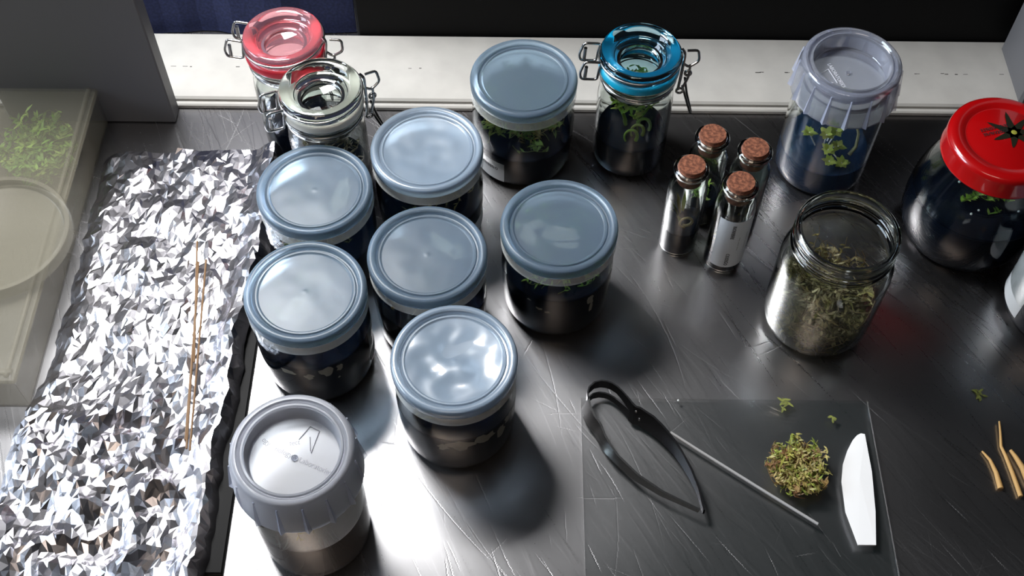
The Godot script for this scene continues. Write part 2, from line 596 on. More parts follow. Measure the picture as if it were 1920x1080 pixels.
# a paper sticker wrapped on a cylinder; lines = [text, size, u, v, upright]
func sticker(parent: Node3D, r: float, th0: float, th1: float, y0: float, y1: float, lines: Array, label: String, skew := 0.0) -> void:
	var m := MB.new()
	var n := 16
	for s in [0, 1]:
		var first := m.v.size()
		for k in n + 1:
			var u := float(k) / n
			var a := lerpf(th0, th1, u)
			var d := Vector3(cos(a), 0, sin(a))
			var rr: float = r + 0.00012 * s
			var nn := d * (1.0 if s == 1 else -1.0)
			m.add(d * rr + Vector3(0, y0 + skew * u, 0), nn); m.add(d * rr + Vector3(0, y1 + skew * u, 0), nn)
		for k in n: m.quad(first + 2 * k, first + 2 * k + 1, first + 2 * k + 3, first + 2 * k + 2)
	var o := part("label", m.mesh(), M.paper, parent, label)
	var t := MB.new()
	var rr: float = r + 0.0003
	for L in lines:
		var place := func(p: Vector3) -> Vector3:
			var q := p
			if not L[4]: q = Vector3(p.y, -p.x, 0)
			var a: float = lerpf(th0, th1, L[2]) - q.x / rr
			return Vector3(cos(a) * rr, lerpf(y0, y1, L[3]) + skew * L[2] + q.y, sin(a) * rr)
		print_on(t, L[0], L[1], place)
	if t.v.size() > 0: part("lettering", t.mesh(), M.ink, o, "printed black lettering")

# cream patches under a lid that paint its warm reflections: [x, z, rx, rz, turn]
func lid_glints(parent: Node3D, spots: Array, sd: int) -> void:
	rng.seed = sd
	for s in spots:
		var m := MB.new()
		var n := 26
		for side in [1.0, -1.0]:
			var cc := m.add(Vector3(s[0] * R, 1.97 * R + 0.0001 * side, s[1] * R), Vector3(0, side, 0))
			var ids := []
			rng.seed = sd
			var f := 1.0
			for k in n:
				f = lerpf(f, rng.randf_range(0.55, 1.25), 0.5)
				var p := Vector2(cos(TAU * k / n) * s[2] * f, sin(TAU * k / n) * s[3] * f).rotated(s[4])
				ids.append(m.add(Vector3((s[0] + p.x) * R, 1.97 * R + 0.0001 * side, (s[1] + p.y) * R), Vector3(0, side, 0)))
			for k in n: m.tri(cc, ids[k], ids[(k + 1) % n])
		part("lid_reflection", m.mesh(), M.cream_glint, parent, "warm reflection on the lid painted as a cream patch")

func yogurt_jar(label: String, at: Vector3, turn: float, kind: int, level: float) -> Node3D:
	var o := thing("lidded_culture_jar", label, "jar", at, turn, "small culture jars with frosted press-on lids")
	var P := [Vector2(0, 0.03), Vector2(0.6, 0.03), Vector2(0.80, 0.0), Vector2(0.86, 0.02), Vector2(0.915, 0.09), Vector2(0.945, 0.22), Vector2(0.975, 0.7), Vector2(0.985, 1.15), Vector2(0.975, 1.40), Vector2(0.945, 1.56), Vector2(0.915, 1.66), Vector2(0.905, 1.75), Vector2(0.91, 2.0), Vector2(0.90, 2.04), Vector2(0.88, 2.04)]
	var S := []
	for p in P: S.append(p * R)
	glass_body(o, S, 0.0016, M.clear_glass)
	agar_in(o, S, 0.0006, level * R, M.dark_agar)
	yogurt_lid(o, kind)
	return o

func ribbed_cap(parent: Node3D, top: float, mat: Material) -> void:
	var m := MB.new()
	var b := top - 0.0265
	m.lathe([Vector2(0.0312, b), Vector2(0.0338, b), Vector2(0.0340, b + 0.001), Vector2(0.0322, top - 0.006), Vector2(0.0314, top - 0.0035), Vector2(0.0310, top - 0.001), Vector2(0.0298, top), Vector2(0.0280, top), Vector2(0.0272, top - 0.0015), Vector2(0.0264, top - 0.0020), Vector2(0.0256, top - 0.0006), Vector2(0.0246, top - 0.0004), Vector2(0.0240, top - 0.0016), Vector2(0.0236, top - 0.0105), Vector2(0.0228, top - 0.0115), Vector2(0, top - 0.0115)], 96)
	m.lathe([Vector2(0, top - 0.0130), Vector2(0.0245, top - 0.0130), Vector2(0.0252, top - 0.003), Vector2(0.0285, top - 0.0028), Vector2(0.0300, top - 0.006), Vector2(0.0312, b)], 96)
	var cap := part("cap", m.mesh(), mat, parent, "clear ribbed plastic cap with a sunken top")
	for k in 16:
		var a := TAU * (k + 0.35) / 16
		var d := Vector3(cos(a), 0, sin(a))
		var s := Vector3(-sin(a), 0, cos(a))
		var f := MB.new()
		# wedge: narrow and flush at the top, broad and proud at the skirt's edge
		var top_c := d * 0.0318 + Vector3(0, top - 0.0040, 0)
		var bot_c := d * 0.0336 + Vector3(0, b + 0.0006, 0)
		var T := [top_c - s * 0.0006, top_c + s * 0.0006, top_c + d * 0.0007]
		var B := [bot_c - s * 0.0022, bot_c + s * 0.0022, bot_c + d * 0.0024]
		f.flat_quad(T[0], B[0], B[2], T[2], d - s)
		f.flat_quad(T[1], B[1], B[2], T[2], d + s)
		f.flat_quad(T[0], T[1], B[1], B[0], -d)
		f.flat(T[0], T[1], T[2], Vector3.UP)
		f.flat(B[0], B[1], B[2], Vector3.DOWN)
		part("rib", f.mesh(), M.rib_plastic, cap)
	var bump := MB.new()
	bump.lathe([Vector2(0.0016, top - 0.0115), Vector2(0.0018, top - 0.0108), Vector2(0.0015, top - 0.0105), Vector2(0.0010, top - 0.0106), Vector2(0, top - 0.0109)], 20)
	part("moulding_dimple", bump.mesh(), M.milky_plastic, cap)

func emboss_on(cap: Node3D, y: float, lines: Array, strokes: Array, mat: Material) -> void:
	var t := MB.new()
	for L in lines:
		var ang: float = L[4]
		var place := func(p: Vector3) -> Vector3:
			var q := Vector2(p.x, -p.y).rotated(ang)
			return Vector3(L[2] + q.x, y, L[3] + q.y)
		print_on(t, L[0], L[1], place, false)
	for s in strokes:
		t.tube([Vector3(s[0], y, s[1]), Vector3(s[2], y, s[3])], 0.00022, 6)
	part("embossed_mark", t.mesh(), mat, cap, "raised moulded lettering and a flask outline")

func wire_part(parent: Node3D, called: String, pts: Array, r := 0.00085, closed := false, mat: Material = null) -> void:
	var c := Curve3D.new()
	for k in pts.size(): c.add_point(pts[k])
	var q := []
	# rounded corners
	var n := pts.size()
	for k in (n if closed else n):
		var a: Vector3 = pts[(k - 1 + n) % n]
		var b: Vector3 = pts[k]
		var d: Vector3 = pts[(k + 1) % n]
		if not closed and (k == 0 or k == n - 1):
			q.append(b)
			continue
		var ra := minf(0.0022, 0.4 * a.distance_to(b))
		var rb := minf(0.0022, 0.4 * d.distance_to(b))
		var p0 := b + (a - b).normalized() * ra
		var p1 := b + (d - b).normalized() * rb
		for j in 4:
			var u := j / 3.0
			q.append(p0.lerp(b, u).lerp(b.lerp(p1, u), u))
	var m := MB.new()
	m.tube(q, r, 8, closed)
	part(called, m.mesh(), M.wire if mat == null else mat, parent)

func ring_pts(r: float, y: float, a0 := 0.0, a1 := TAU, n := 48, tilt := 0.0) -> Array:
	var q := []
	for k in n: 
		var a := a0 + (a1 - a0) * k / (n if a1 - a0 >= TAU - 0.01 else n - 1)
		q.append(Vector3(r * cos(a), y + tilt * cos(a), r * sin(a)))
	return q

func clip_jar(label: String, at: Vector3, turn: float, glass: Material, rubber: Material, lid_label: String) -> Node3D:
	var o := thing("clip_top_jar", label, "jar", at, turn, "clip-top glass jars")
	var P := [Vector2(0, 0.0012), Vector2(0.016, 0.0012), Vector2(0.021, 0), Vector2(0.0234, 0.001), Vector2(0.0248, 0.004), Vector2(0.0252, 0.010), Vector2(0.0252, 0.058), Vector2(0.0246, 0.064), Vector2(0.0226, 0.0695), Vector2(0.0222, 0.0715), Vector2(0.0240, 0.0730), Vector2(0.0250, 0.0745), Vector2(0.0250, 0.0765), Vector2(0.0238, 0.0775), Vector2(0.0236, 0.0785), Vector2(0.0252, 0.0800), Vector2(0.0254, 0.0815), Vector2(0.0246, 0.0828), Vector2(0.0200, 0.0828)]
	glass_body(o, P, 0.0020, M.clear_glass)
	agar_in(o, P, 0.0005, 0.028, M.dark_agar)
	var g := MB.new()
	g.lathe([Vector2(0.0142, 0.0832), Vector2(0.0252, 0.0832), Vector2(0.0262, 0.0842), Vector2(0.0263, 0.0880), Vector2(0.0254, 0.0894), Vector2(0.0240, 0.0899), Vector2(0.0150, 0.0900), Vector2(0.0142, 0.0890), Vector2(0.0142, 0.0832)], 80)
	part("gasket", g.mesh(), rubber, o, "coloured rubber sealing ring")
	var l := MB.new()
	l.lathe([Vector2(0.0130, 0.0904), Vector2(0.0245, 0.0902), Vector2(0.0258, 0.0908), Vector2(0.0263, 0.0925), Vector2(0.0250, 0.0940), Vector2(0.0252, 0.0955), Vector2(0.0258, 0.0965), Vector2(0.0252, 0.0982), Vector2(0.0238, 0.0990), Vector2(0.0205, 0.0988), Vector2(0.0188, 0.0975), Vector2(0.0172, 0.0940), Vector2(0.0158, 0.0915), Vector2(0.0140, 0.0895), Vector2(0.0122, 0.0880), Vector2(0.0, 0.0878)], 80)
	l.lathe([Vector2(0, 0.0862), Vector2(0.0125, 0.0864), Vector2(0.0132, 0.0880), Vector2(0.0130, 0.0904)], 80)
	var lid := part("glass_lid", l.mesh(), glass, o, lid_label)
	var knob := MB.new()
	knob.lathe([Vector2(0.0168, 0.0925), Vector2(0.0175, 0.0930), Vector2(0.0170, 0.0937), Vector2(0.0164, 0.0930), Vector2(0.0168, 0.0925)], 64)
	part("moulded_ring", knob.mesh(), glass, lid)
	wire_part(o, "neck_wire", ring_pts(0.0246, 0.0780), 0.0008, true)
	wire_part(o, "lid_wire", ring_pts(0.0262, 0.0942, 0.0, TAU, 48, 0.0012), 0.0008, true)
	for z in [-0.0105, 0.0065]:
		wire_part(o, "hinge_loop", [Vector3(-0.0248, 0.0935, z), Vector3(-0.0355, 0.0945, z + 0.0005), Vector3(-0.0385, 0.0855, z + 0.0012), Vector3(-0.0375, 0.0800, z + 0.0012), Vector3(-0.0270, 0.0790, z + 0.0005), Vector3(-0.0262, 0.0880, z)], 0.00085, true)
		wire_part(o, "hinge_pin", [Vector3(-0.0350, 0.0815, z + 0.0008), Vector3(-0.0345, 0.0905, z + 0.0008)], 0.0012)
	# clasp on the far side from the hinge
	wire_part(o, "clasp_lever", [Vector3(0.0262, 0.0985, -0.0015), Vector3(0.0285, 0.0960, 0.0), Vector3(0.0272, 0.0800, 0.0045), Vector3(0.0262, 0.0700, 0.0065)], 0.0010)
	wire_part(o, "clasp_loop", [Vector3(0.0300, 0.0955, -0.003), Vector3(0.0375, 0.0950, -0.004), Vector3(0.0385, 0.0885, -0.001), Vector3(0.0320, 0.0850, 0.001), Vector3(0.0280, 0.0880, 0.001)], 0.0009)
	var eye := []
	for k in 14: eye.append(Vector3(0.0275 + 0.0022 * cos(TAU * k / 14), 0.0690 + 0.0022 * sin(TAU * k / 14), 0.0065))
	wire_part(o, "clasp_eye", eye, 0.0008, true)
	var eye2 := []
	for k in 14: eye2.append(Vector3(0.0320 + 0.0020 * cos(TAU * k / 14), 0.0800 + 0.0020 * sin(TAU * k / 14), 0.0015))
	wire_part(o, "clasp_eye", eye2, 0.0009, true)
	wire_part(o, "clasp_link", [Vector3(0.0290, 0.0705, 0.0060), Vector3(0.0325, 0.0775, 0.0025), Vector3(0.0330, 0.0860, 0.0)], 0.0009)
	wire_part(o, "clasp_tail", [Vector3(0.0305, 0.0760, 0.0015), Vector3(0.0330, 0.0640, 0.0035), Vector3(0.0365, 0.0530, 0.0070), Vector3(0.0372, 0.0500, 0.0085), Vector3(0.0362, 0.0520, 0.0100), Vector3(0.0318, 0.0640, 0.0065), Vector3(0.0290, 0.0720, 0.0050)], 0.0008, false, M.dark_wire)
	return o

func vial(label: String, at: Vector3, turn: float, level: float) -> Node3D:
	var o := thing("corked_vial", label, "vial", at, turn, "corked glass vials")
	var P := [Vector2(0, 0.001), Vector2(0.007, 0.001), Vector2(0.0105, 0), Vector2(0.0120, 0.0008), Vector2(0.0125, 0.003), Vector2(0.0125, 0.0575), Vector2(0.0120, 0.0615), Vector2(0.0100, 0.0660), Vector2(0.0092, 0.0680), Vector2(0.0090, 0.0710), Vector2(0.0104, 0.0725), Vector2(0.0110, 0.0742), Vector2(0.0109, 0.0762), Vector2(0.0100, 0.0770), Vector2(0.0092, 0.0768)]
	glass_body(o, P, 0.0011, M.clear_glass)
	agar_in(o, P, 0.0004, level, M.dark_agar)
	var c := MB.new()
	c.lathe([Vector2(0, 0.0640), Vector2(0.0066, 0.0640), Vector2(0.0072, 0.0646), Vector2(0.0079, 0.0720), Vector2(0.0083, 0.0790), Vector2(0.0080, 0.0797), Vector2(0, 0.0798)], 48)
	part("cork", c.mesh(), M.cork, o, "reddish brown cork stopper")
	return o


# ---------------------------------------------------------------- light constants
const GLOW := 2.0
const FILL := 4.0
const PANEL := 0.95
const LAMP := 0.38

func _ready() -> void:
	# camera
	var cam := Camera3D.new()
	cam.name = "camera"
	cam.fov = 27.457
	cam.near = 0.02
	cam.far = 30.0
	add_child(cam)
	var pitch := deg_to_rad(-55.764)
	cam.transform = Transform3D(Basis(Vector3.RIGHT, pitch) * Basis(Vector3.BACK, deg_to_rad(0.60)), Vector3(0, 0.63236, 0.42))
	cam.current = true
	# sky and exposure
	var we := WorldEnvironment.new()
	we.name = "world"
	var env := Environment.new()
	env.background_mode = Environment.BG_COLOR
	env.background_color = Color(0.55, 0.62, 0.72)
	env.background_energy_multiplier = 0.3
	env.tonemap_mode = Environment.TONE_MAPPER_LINEAR
	env.tonemap_exposure = 1.0
	env.sdfgi_enabled = true; env.ssao_enabled = true; env.ssil_enabled = true
	we.environment = env
	add_child(we)
	# soft cool fill from the left, added as a window out of view
	var al := AreaLight3D.new()
	al.name = "window_fill"
	al.area_size = Vector2(1.2, 0.9)
	al.light_energy = FILL
	al.light_color = Color(0.86, 0.93, 1.0)
	al.area_range = 8.0
	al.shadow_enabled = true
	add_child(al)
	al.transform = Transform3D(Basis(Vector3.UP, -PI / 2), Vector3(-1.79, 0.9, -0.1))
	# the bench lamp: a flat panel hung behind the jars and tipped down at them
	var bl := AreaLight3D.new()
	bl.name = "bench_lamp_light"
	bl.area_size = Vector2(0.26, 0.19)
	bl.light_energy = PANEL
	bl.light_color = Color(1.0, 1.0, 1.0)
	bl.area_range = 8.0
	bl.shadow_enabled = true
	add_child(bl)
	bl.transform = lamp_pose() * Transform3D(Basis.IDENTITY, Vector3(0, 0, -0.012))
	# the room's ceiling lamp behind the viewer
	var cl := AreaLight3D.new()
	cl.name = "ceiling_lamp_light"
	cl.area_size = Vector2(0.9, 0.25)
	cl.light_energy = LAMP
	cl.light_color = Color(1.0, 0.86, 0.70)
	cl.area_range = 8.0
	cl.shadow_enabled = true
	add_child(cl)
	cl.transform = Transform3D(Basis(Vector3.RIGHT, -PI / 2), Vector3(-0.3, 1.54, 1.1))

	materials()
	room()
	bench()
	jars()
	tools()
	foil_and_left()


func lamp_pose() -> Transform3D:
	return Transform3D(Basis.IDENTITY, Vector3(-0.31, 0.64, -0.25)).looking_at(Vector3(-0.20, 0.0, -0.04), Vector3.UP)

func slab(x0: float, x1: float, y0: float, y1: float, z0: float, z1: float, ch := 0.001) -> Mesh:
	var m := MB.new()
	m.box(Vector3((x0 + x1) / 2, (y0 + y1) / 2, (z0 + z1) / 2), Vector3(x1 - x0, y1 - y0, z1 - z0), ch)
	return m.mesh()

func room() -> void:
	struct("floor", slab(-1.9, 1.6, -1.0, -0.9, -1.1, 2.4), M.floor_paint, "dark floor of the room")
	struct("ceiling", slab(-1.9, 1.6, 1.6, 1.7, -1.1, 2.4), M.room_paint, "plain ceiling")
	# left wall with an opening for the added window, z -0.7..0.5, y 0.45..1.35
	var m := MB.new()
	var bx := func(z0: float, z1: float, y0: float, y1: float) -> void: m.box(Vector3(-1.86, (y0 + y1) / 2, (z0 + z1) / 2), Vector3(0.12, y1 - y0, z1 - z0), 0.0005)
	bx.call(-1.0, -0.7, -0.9, 1.6)
	bx.call(0.5, 2.4, -0.9, 1.6)
	bx.call(-0.7, 0.5, -0.9, 0.45)
	bx.call(-0.7, 0.5, 1.35, 1.6)
	struct("wall_left", m.mesh(), M.room_paint, "side wall left of the bench")
	var w := struct("added_window_1", slab(-1.90, -1.88, 0.45, 1.35, -0.7, 0.5), M.source_glow, "added window giving soft cool fill from the left")
	part("added_window_frame", slab(-1.879, -1.84, 0.452, 1.348, -0.12, -0.08, 0.003), M.frame_paint, w)
	struct("wall_right", slab(1.5, 1.6, -0.9, 1.6, -1.1, 2.4), M.wall_paint, "dark side wall right of the bench")
	struct("wall_front", slab(-1.8, 1.5, -0.9, 1.6, 2.3, 2.4), M.wall_paint, "wall behind the viewer")
	struct("wall_back", slab(-1.9, 1.6, -0.9, 1.6, -1.1, -1.0), M.wall_paint, "dark wall behind the bench")
	var pose := lamp_pose()
	var bl := thing("bench_lamp", "flat bench lamp hung over the back of the bench", "lamp", pose.origin)
	bl.basis = pose.basis
	part("housing", slab(-0.14, 0.14, -0.105, 0.105, 0.002, 0.03, 0.003), M.steel_edge, bl)
	part("lamp_panel", slab(-0.13, 0.13, -0.095, 0.095, -0.008, 0.002, 0.001), M.source_glow, bl)
	part("hanger", slab(-0.01, 0.01, -0.01, 0.01, 0.03, 1.0, 0.002), M.steel_edge, bl)
	var lamp := solo("ceiling_lamp", slab(-0.76, 0.16, 1.56, 1.599, 0.97, 1.23, 0.004), M.source_glow, "long ceiling lamp behind the viewer", "lamp")
	lamp.material_override = M.source_glow


func bench() -> void:
	var m := MB.new()
	# top with planar texture coordinates
	var k := m.add(Vector3(-0.9, 0, -0.27), Vector3.UP, Vector2(-0.4, 0.04))
	m.add(Vector3(0.9, 0, -0.27), Vector3.UP, Vector2(1.4, 0.04))
	m.add(Vector3(0.9, 0, 0.40), Vector3.UP, Vector2(1.4, 0.933))
	m.add(Vector3(-0.9, 0, 0.40), Vector3.UP, Vector2(-0.4, 0.933))
	m.quad(k, k + 1, k + 2, k + 3)
	m.flat_quad(Vector3(-0.9, 0, 0.40), Vector3(0.9, 0, 0.40), Vector3(0.9, -0.03, 0.41), Vector3(-0.9, -0.03, 0.41), Vector3.BACK)
	m.flat_quad(Vector3(-0.9, -0.03, -0.27), Vector3(0.9, -0.03, -0.27), Vector3(0.9, -0.03, 0.41), Vector3(-0.9, -0.03, 0.41), Vector3.DOWN)
	m.flat_quad(Vector3(-0.9, 0, -0.27), Vector3(-0.9, -0.03, -0.27), Vector3(-0.9, -0.03, 0.41), Vector3(-0.9, 0, 0.40), Vector3.LEFT)
	m.flat_quad(Vector3(0.9, 0, -0.27), Vector3(0.9, -0.03, -0.27), Vector3(0.9, -0.03, 0.41), Vector3(0.9, 0, 0.40), Vector3.RIGHT)
	var b := thing("steel_bench", "scratched stainless steel bench top that all the jars stand on", "bench")
	part("worktop", m.mesh(), M.brushed_steel, b)
	for x in [-0.85, 0.85]:
		for z in [-0.22, 0.35]:
			part("leg", slab(x - 0.02, x + 0.02, -0.9, -0.03, z - 0.02, z + 0.02, 0.002), M.steel_edge, b)
	# pale sill along the back
	var s := MB.new()
	s.box(Vector3(0.0, 0.004, -0.2005), Vector3(1.7, 0.008, 0.066), 0.0015)
	s.box(Vector3(0.0, 0.0022, -0.1662), Vector3(1.7, 0.0044, 0.0046), 0.001)
	var l := thing("pale_sill", "pale grey sill running along the back of the steel bench", "sill")
	part("board", s.mesh(), M.ledge_paint, l)
	var g := MB.new()
	rng.seed = 4
	for q in 46:
		var x := rng.randf_range(-0.30, 0.36)
		var len := rng.randf_range(0.0006, 0.004)
		g.box(Vector3(x, 0.0080, -0.1985 + rng.randfn(0, 0.0003)), Vector3(len, 0.0003, rng.randf_range(0.0003, 0.0008)), 0.0001)
	part("grime_seam", g.mesh(), M.grime, l, "broken dark line of grime along the sill", "stuff")
	# black and navy back boards
	solo("black_back_panel", slab(-0.118, 0.9, 0.0, 0.20, -0.262, -0.2345, 0.002), M.black_panel, "black board standing behind the pale sill", "panel")
	var cloth := MB.new()
	var n := 60
	for q in n:
		var x0 := -0.9 + 0.78 * q / n
		var x1 := -0.9 + 0.78 * (q + 1) / n
		var z0 := -0.240 + 0.003 * sin(x0 * 60.0) + 0.001 * sin(x0 * 171.0)
		var z1 := -0.240 + 0.003 * sin(x1 * 60.0) + 0.001 * sin(x1 * 171.0)
		cloth.flat_quad(Vector3(x0, 0.001, z0), Vector3(x1, 0.001, z1), Vector3(x1, 0.22, z1 - 0.012), Vector3(x0, 0.22, z0 - 0.012), Vector3.BACK)
		cloth.flat_quad(Vector3(x0, 0.001, z0 - 0.002), Vector3(x1, 0.001, z1 - 0.002), Vector3(x1, 0.22, z1 - 0.014), Vector3(x0, 0.22, z0 - 0.014), Vector3.FORWARD)
	solo("navy_cloth", cloth.mesh(), M.navy_cloth, "navy blue cloth hanging behind the pink-ringed jar", "cloth")
	solo("grey_post", slab(-0.36, -0.2415, 0.0002, 0.24, -0.164, -0.150, 0.001), M.post_paint, "dark grey upright post at the sill's end beside the moss box", "post")
	solo("grey_post", slab(0.362, 0.45, 0.0082, 0.24, -0.225, -0.168, 0.002), M.post_paint, "dark grey upright post at the sill's end above the red lid", "post")


func jars() -> void:
	var A := yogurt_jar("frosted-lid jar at the pale sill with a label and reddish moss", Vector3(0.0063, 0, -0.1253), 0.0, 0, 0.85)
	sticker(A, 0.0336, 2.95, 1.95, 0.006, 0.024, [["OM", 0.0024, 0.16, 0.72, true], ["CODIGO", 0.0025, 0.66, 0.62, true]], "white paper label reading CODIGO")
	moss("moss_clump", "reddish olive moss spreading over dark medium in the jar at the sill", Vector3(0.0063, 0.0303, -0.1253), 0.027, 0.026, 90, LIVELY, 11, 0.0050, 0.0290)
	yogurt_jar("frosted-lid jar with the bright dented lid, nearest the clear clip-top jar", Vector3(-0.0539, 0, -0.0637), 0.4, 1, 0.95)
	var B := get_node("lidded_culture_jar_001")
	sticker(B, 0.0337, 1.15, 0.35, 0.008, 0.020, [], "white paper label low on the glass")
	moss("moss_clump", "olive moss under the bright dented lid near the clip-top jars", Vector3(-0.0539, 0.0335, -0.0637), 0.022, 0.018, 34, OLIVE, 12, 0.0036, 0.0285)
	var C := yogurt_jar("frosted-lid jar wedged at the back end of the crumpled foil", Vector3(-0.1204, 0, -0.0305), 1.1, 2, 1.05)
	lid_glints(C, [[0.15, 0.42, 0.42, 0.16, -0.3]], 3)
	moss("moss_clump", "olive moss in the jar at the back end of the foil", Vector3(-0.1204, 0.037, -0.0305), 0.022, 0.016, 34, OLIVE, 13, 0.0036, 0.0285)
	var D := yogurt_jar("frosted-lid jar in the middle of the left cluster, behind the silvery-lidded jar", Vector3(-0.0497, 0, 0.0171), 2.0, 3, 1.2)
	lid_glints(D, [[0.12, 0.35, 0.32, 0.12, -0.4], [-0.10, 0.50, 0.16, 0.10, 0.3]], 6)
	moss("moss_clump", "dark olive moss in the middle jar of the left cluster", Vector3(-0.0497, 0.042, 0.0171), 0.022, 0.012, 24, OLIVE, 14, 0.0036, 0.0285)
	var E := yogurt_jar("frosted-lid jar beside the foil's dark edge, in front of the wedged jar", Vector3(-0.118, 0, 0.0441), 0.0, 4, 1.25)
	sticker(E, 0.0338, 0.25, -0.25, 0.012, 0.044, [], "white paper label on the side of the glass")
	moss("moss_clump", "green moss in the jar beside the foil's dark edge", Vector3(-0.118, 0.0445, 0.0441), 0.023, 0.012, 26, LIVELY, 15, 0.0038, 0.0285)
	lid_glints(E, [[-0.12, 0.22, 0.14, 0.20, 0.5], [-0.3, 0.42, 0.10, 0.13, 0.3]], 4)
	pale_patches(E, 0.0318, [[1.55, 0.036, 0.10, 0.003], [1.25, 0.0395, 0.13, 0.005], [1.0, 0.039, 0.07, 0.004], [1.9, 0.039, 0.14, 0.003], [1.05, 0.029, 0.03, 0.001]], 5)
	var F := yogurt_jar("jar whose shiny silvery lid catches the light, front of the left cluster", Vector3(-0.0315, 0, 0.0878), 0.0, 5, 1.2)
	pale_patches(F, 0.0318, [[1.45, 0.036, 0.26, 0.0055], [1.05, 0.0375, 0.20, 0.0055], [0.72, 0.034, 0.13, 0.0075], [0.50, 0.038, 0.12, 0.005], [1.75, 0.034, 0.12, 0.004], [0.32, 0.035, 0.07, 0.005]], 6)
	moss("moss_clump", "dark moss under the shiny silvery lid", Vector3(-0.0315, 0.042, 0.0878), 0.022, 0.012, 24, OLIVE, 16, 0.0036, 0.0285)
	var G := yogurt_jar("frosted-lid jar standing alone between the cluster and the corked vials", Vector3(0.0277, 0, -0.0046), 0.0, 6, 1.25)
	lid_glints(G, [[-0.46, 0.05, 0.20, 0.28, 0.5], [-0.05, 0.10, 0.42, 0.16, 0.1], [0.10, 0.32, 0.25, 0.08, 0.0]], 5)
	pale_patches(G, 0.0318, [[0.95, 0.037, 0.09, 0.005], [0.92, 0.029, 0.045, 0.005], [1.9, 0.034, 0.09, 0.0015], [2.1, 0.040, 0.05, 0.001], [1.75, 0.032, 0.06, 0.0012]], 7)
	moss("moss_clump", "bright green moss at the glass of the jar standing alone", Vector3(0.0277, 0.0440, -0.0046), 0.027, 0.008, 30, FRESH, 17, 0.004, 0.0290)
	var J := yogurt_jar("labelled culture jar half out of view, below the red-lidded jar", Vector3(0.3479, 0, 0.0024), 0.0, 7, 1.2)
	sticker(J, 0.0338, 3.65, 2.75, 0.010, 0.046, [], "white paper label curving round the glass")
	moss("moss_clump", "olive moss in the labelled jar below the red-lidded jar", Vector3(0.3479, 0.042, 0.0024), 0.022, 0.012, 20, OLIVE, 18, 0.0036, 0.0285)

	# clip-top jars
	var blue := clip_jar("clip-top glass jar sealed with a bright blue rubber ring", Vector3(0.0805, 0, -0.1272), 0.0, M.blue_glass, M.blue_rubber, "thick clear glass lid with a sunken centre")
	strap_plant("strap_plant", "looping green shoots in the blue-ringed clip-top jar", Vector3(0.0805, 0.0302, -0.1272))
	var pink := clip_jar("clip-top glass jar sealed with a pink rubber ring, before the navy cloth", Vector3(-0.1490, 0, -0.1385), -0.15, M.pink_glass, M.pink_rubber, "pink glass lid with a sunken centre")
	var clear := clip_jar("clip-top glass jar filled with speckled dark moss behind the bright dented lid", Vector3(-0.1205, 0, -0.0925), 0.38, M.clear_glass, M.clear_rubber, "clear glass lid")
	moss("moss_clump", "speckled dark moss filling the clear clip-top jar", Vector3(-0.1205, 0.0272, -0.0925), 0.019, 0.036, 50, [Color(0.06, 0.06, 0.03), Color(0.22, 0.20, 0.15), Color(0.10, 0.09, 0.03)], 19, 0.0036, 0.0210)

	# wide jars with ribbed caps
	for q in 2:
		var at: Vector3 = [Vector3(0.2131, 0, -0.1177), Vector3(-0.1092, 0, 0.1562)][q]
		var o := thing("ribbed_cap_jar", ["tall straight jar under a clear ribbed cap, between blue ring and red lid", "jar under a clear ribbed cap at the foil's front edge"][q], "jar", at, 0.0, "tall jars with clear ribbed caps")
		var RP := [Vector2(0, 0.0015), Vector2(0.018, 0.0015), Vector2(0.026, 0), Vector2(0.0288, 0.001), Vector2(0.0303, 0.004), Vector2(0.0307, 0.010), Vector2(0.0307, 0.066), Vector2(0.0300, 0.071), Vector2(0.0284, 0.075), Vector2(0.0280, 0.082), Vector2(0.0270, 0.084)]
		glass_body(o, RP, 0.0018, M.clear_glass)
		agar_in(o, RP, 0.0006, [0.024, 0.040][q], [M.blue_agar, M.pale_agar][q], ["bluish set growing medium", "pale pinkish grey set medium"][q])
		ribbed_cap(o, 0.1006, [M.milky_plastic, M.dull_plastic][q])
		var cap := o.get_node("cap")
		if q == 0:
			emboss_on(cap, 0.08945, [["LABORATORIES", 0.0016, -0.008, 0.002, 1.25]], [[-0.019, 0.002, -0.0125, -0.0035], [-0.0195, 0.006, -0.011, 0.0085], [-0.0125, -0.0035, -0.0085, 0.0085]], M.emboss)
		else:
			emboss_on(cap, 0.08945, [["nology & Laboratories", 0.0024, 0.0045, 0.0015, 0.42], ["tect", 0.0018, -0.001, -0.0085, -0.15], ["ogy", 0.0018, -0.0155, -0.009, 0.7]], [[0.001, -0.0105, 0.006, -0.018], [0.006, -0.018, 0.011, -0.0155], [0.011, -0.0155, 0.008, -0.003], [0.0065, -0.012, 0.0075, -0.004]], M.emboss_grey)
	rosette("leafy_plantlet", "bright green leafy rosettes inside the tall ribbed-cap jar", Vector3(0.2131, 0.0242, -0.1177))
	moss("moss_clump", "olive moss in the ribbed-cap jar at the foil's front edge", Vector3(-0.1092, 0.0402, 0.1562), 0.018, 0.020, 24, OLIVE, 21, 0.0036, 0.0250)

	# the open jar full of moss
	var op := thing("open_jar", "open screw-neck glass jar with no lid, stuffed with straggly moss", "jar", Vector3(0.1928, 0, 0.0104))
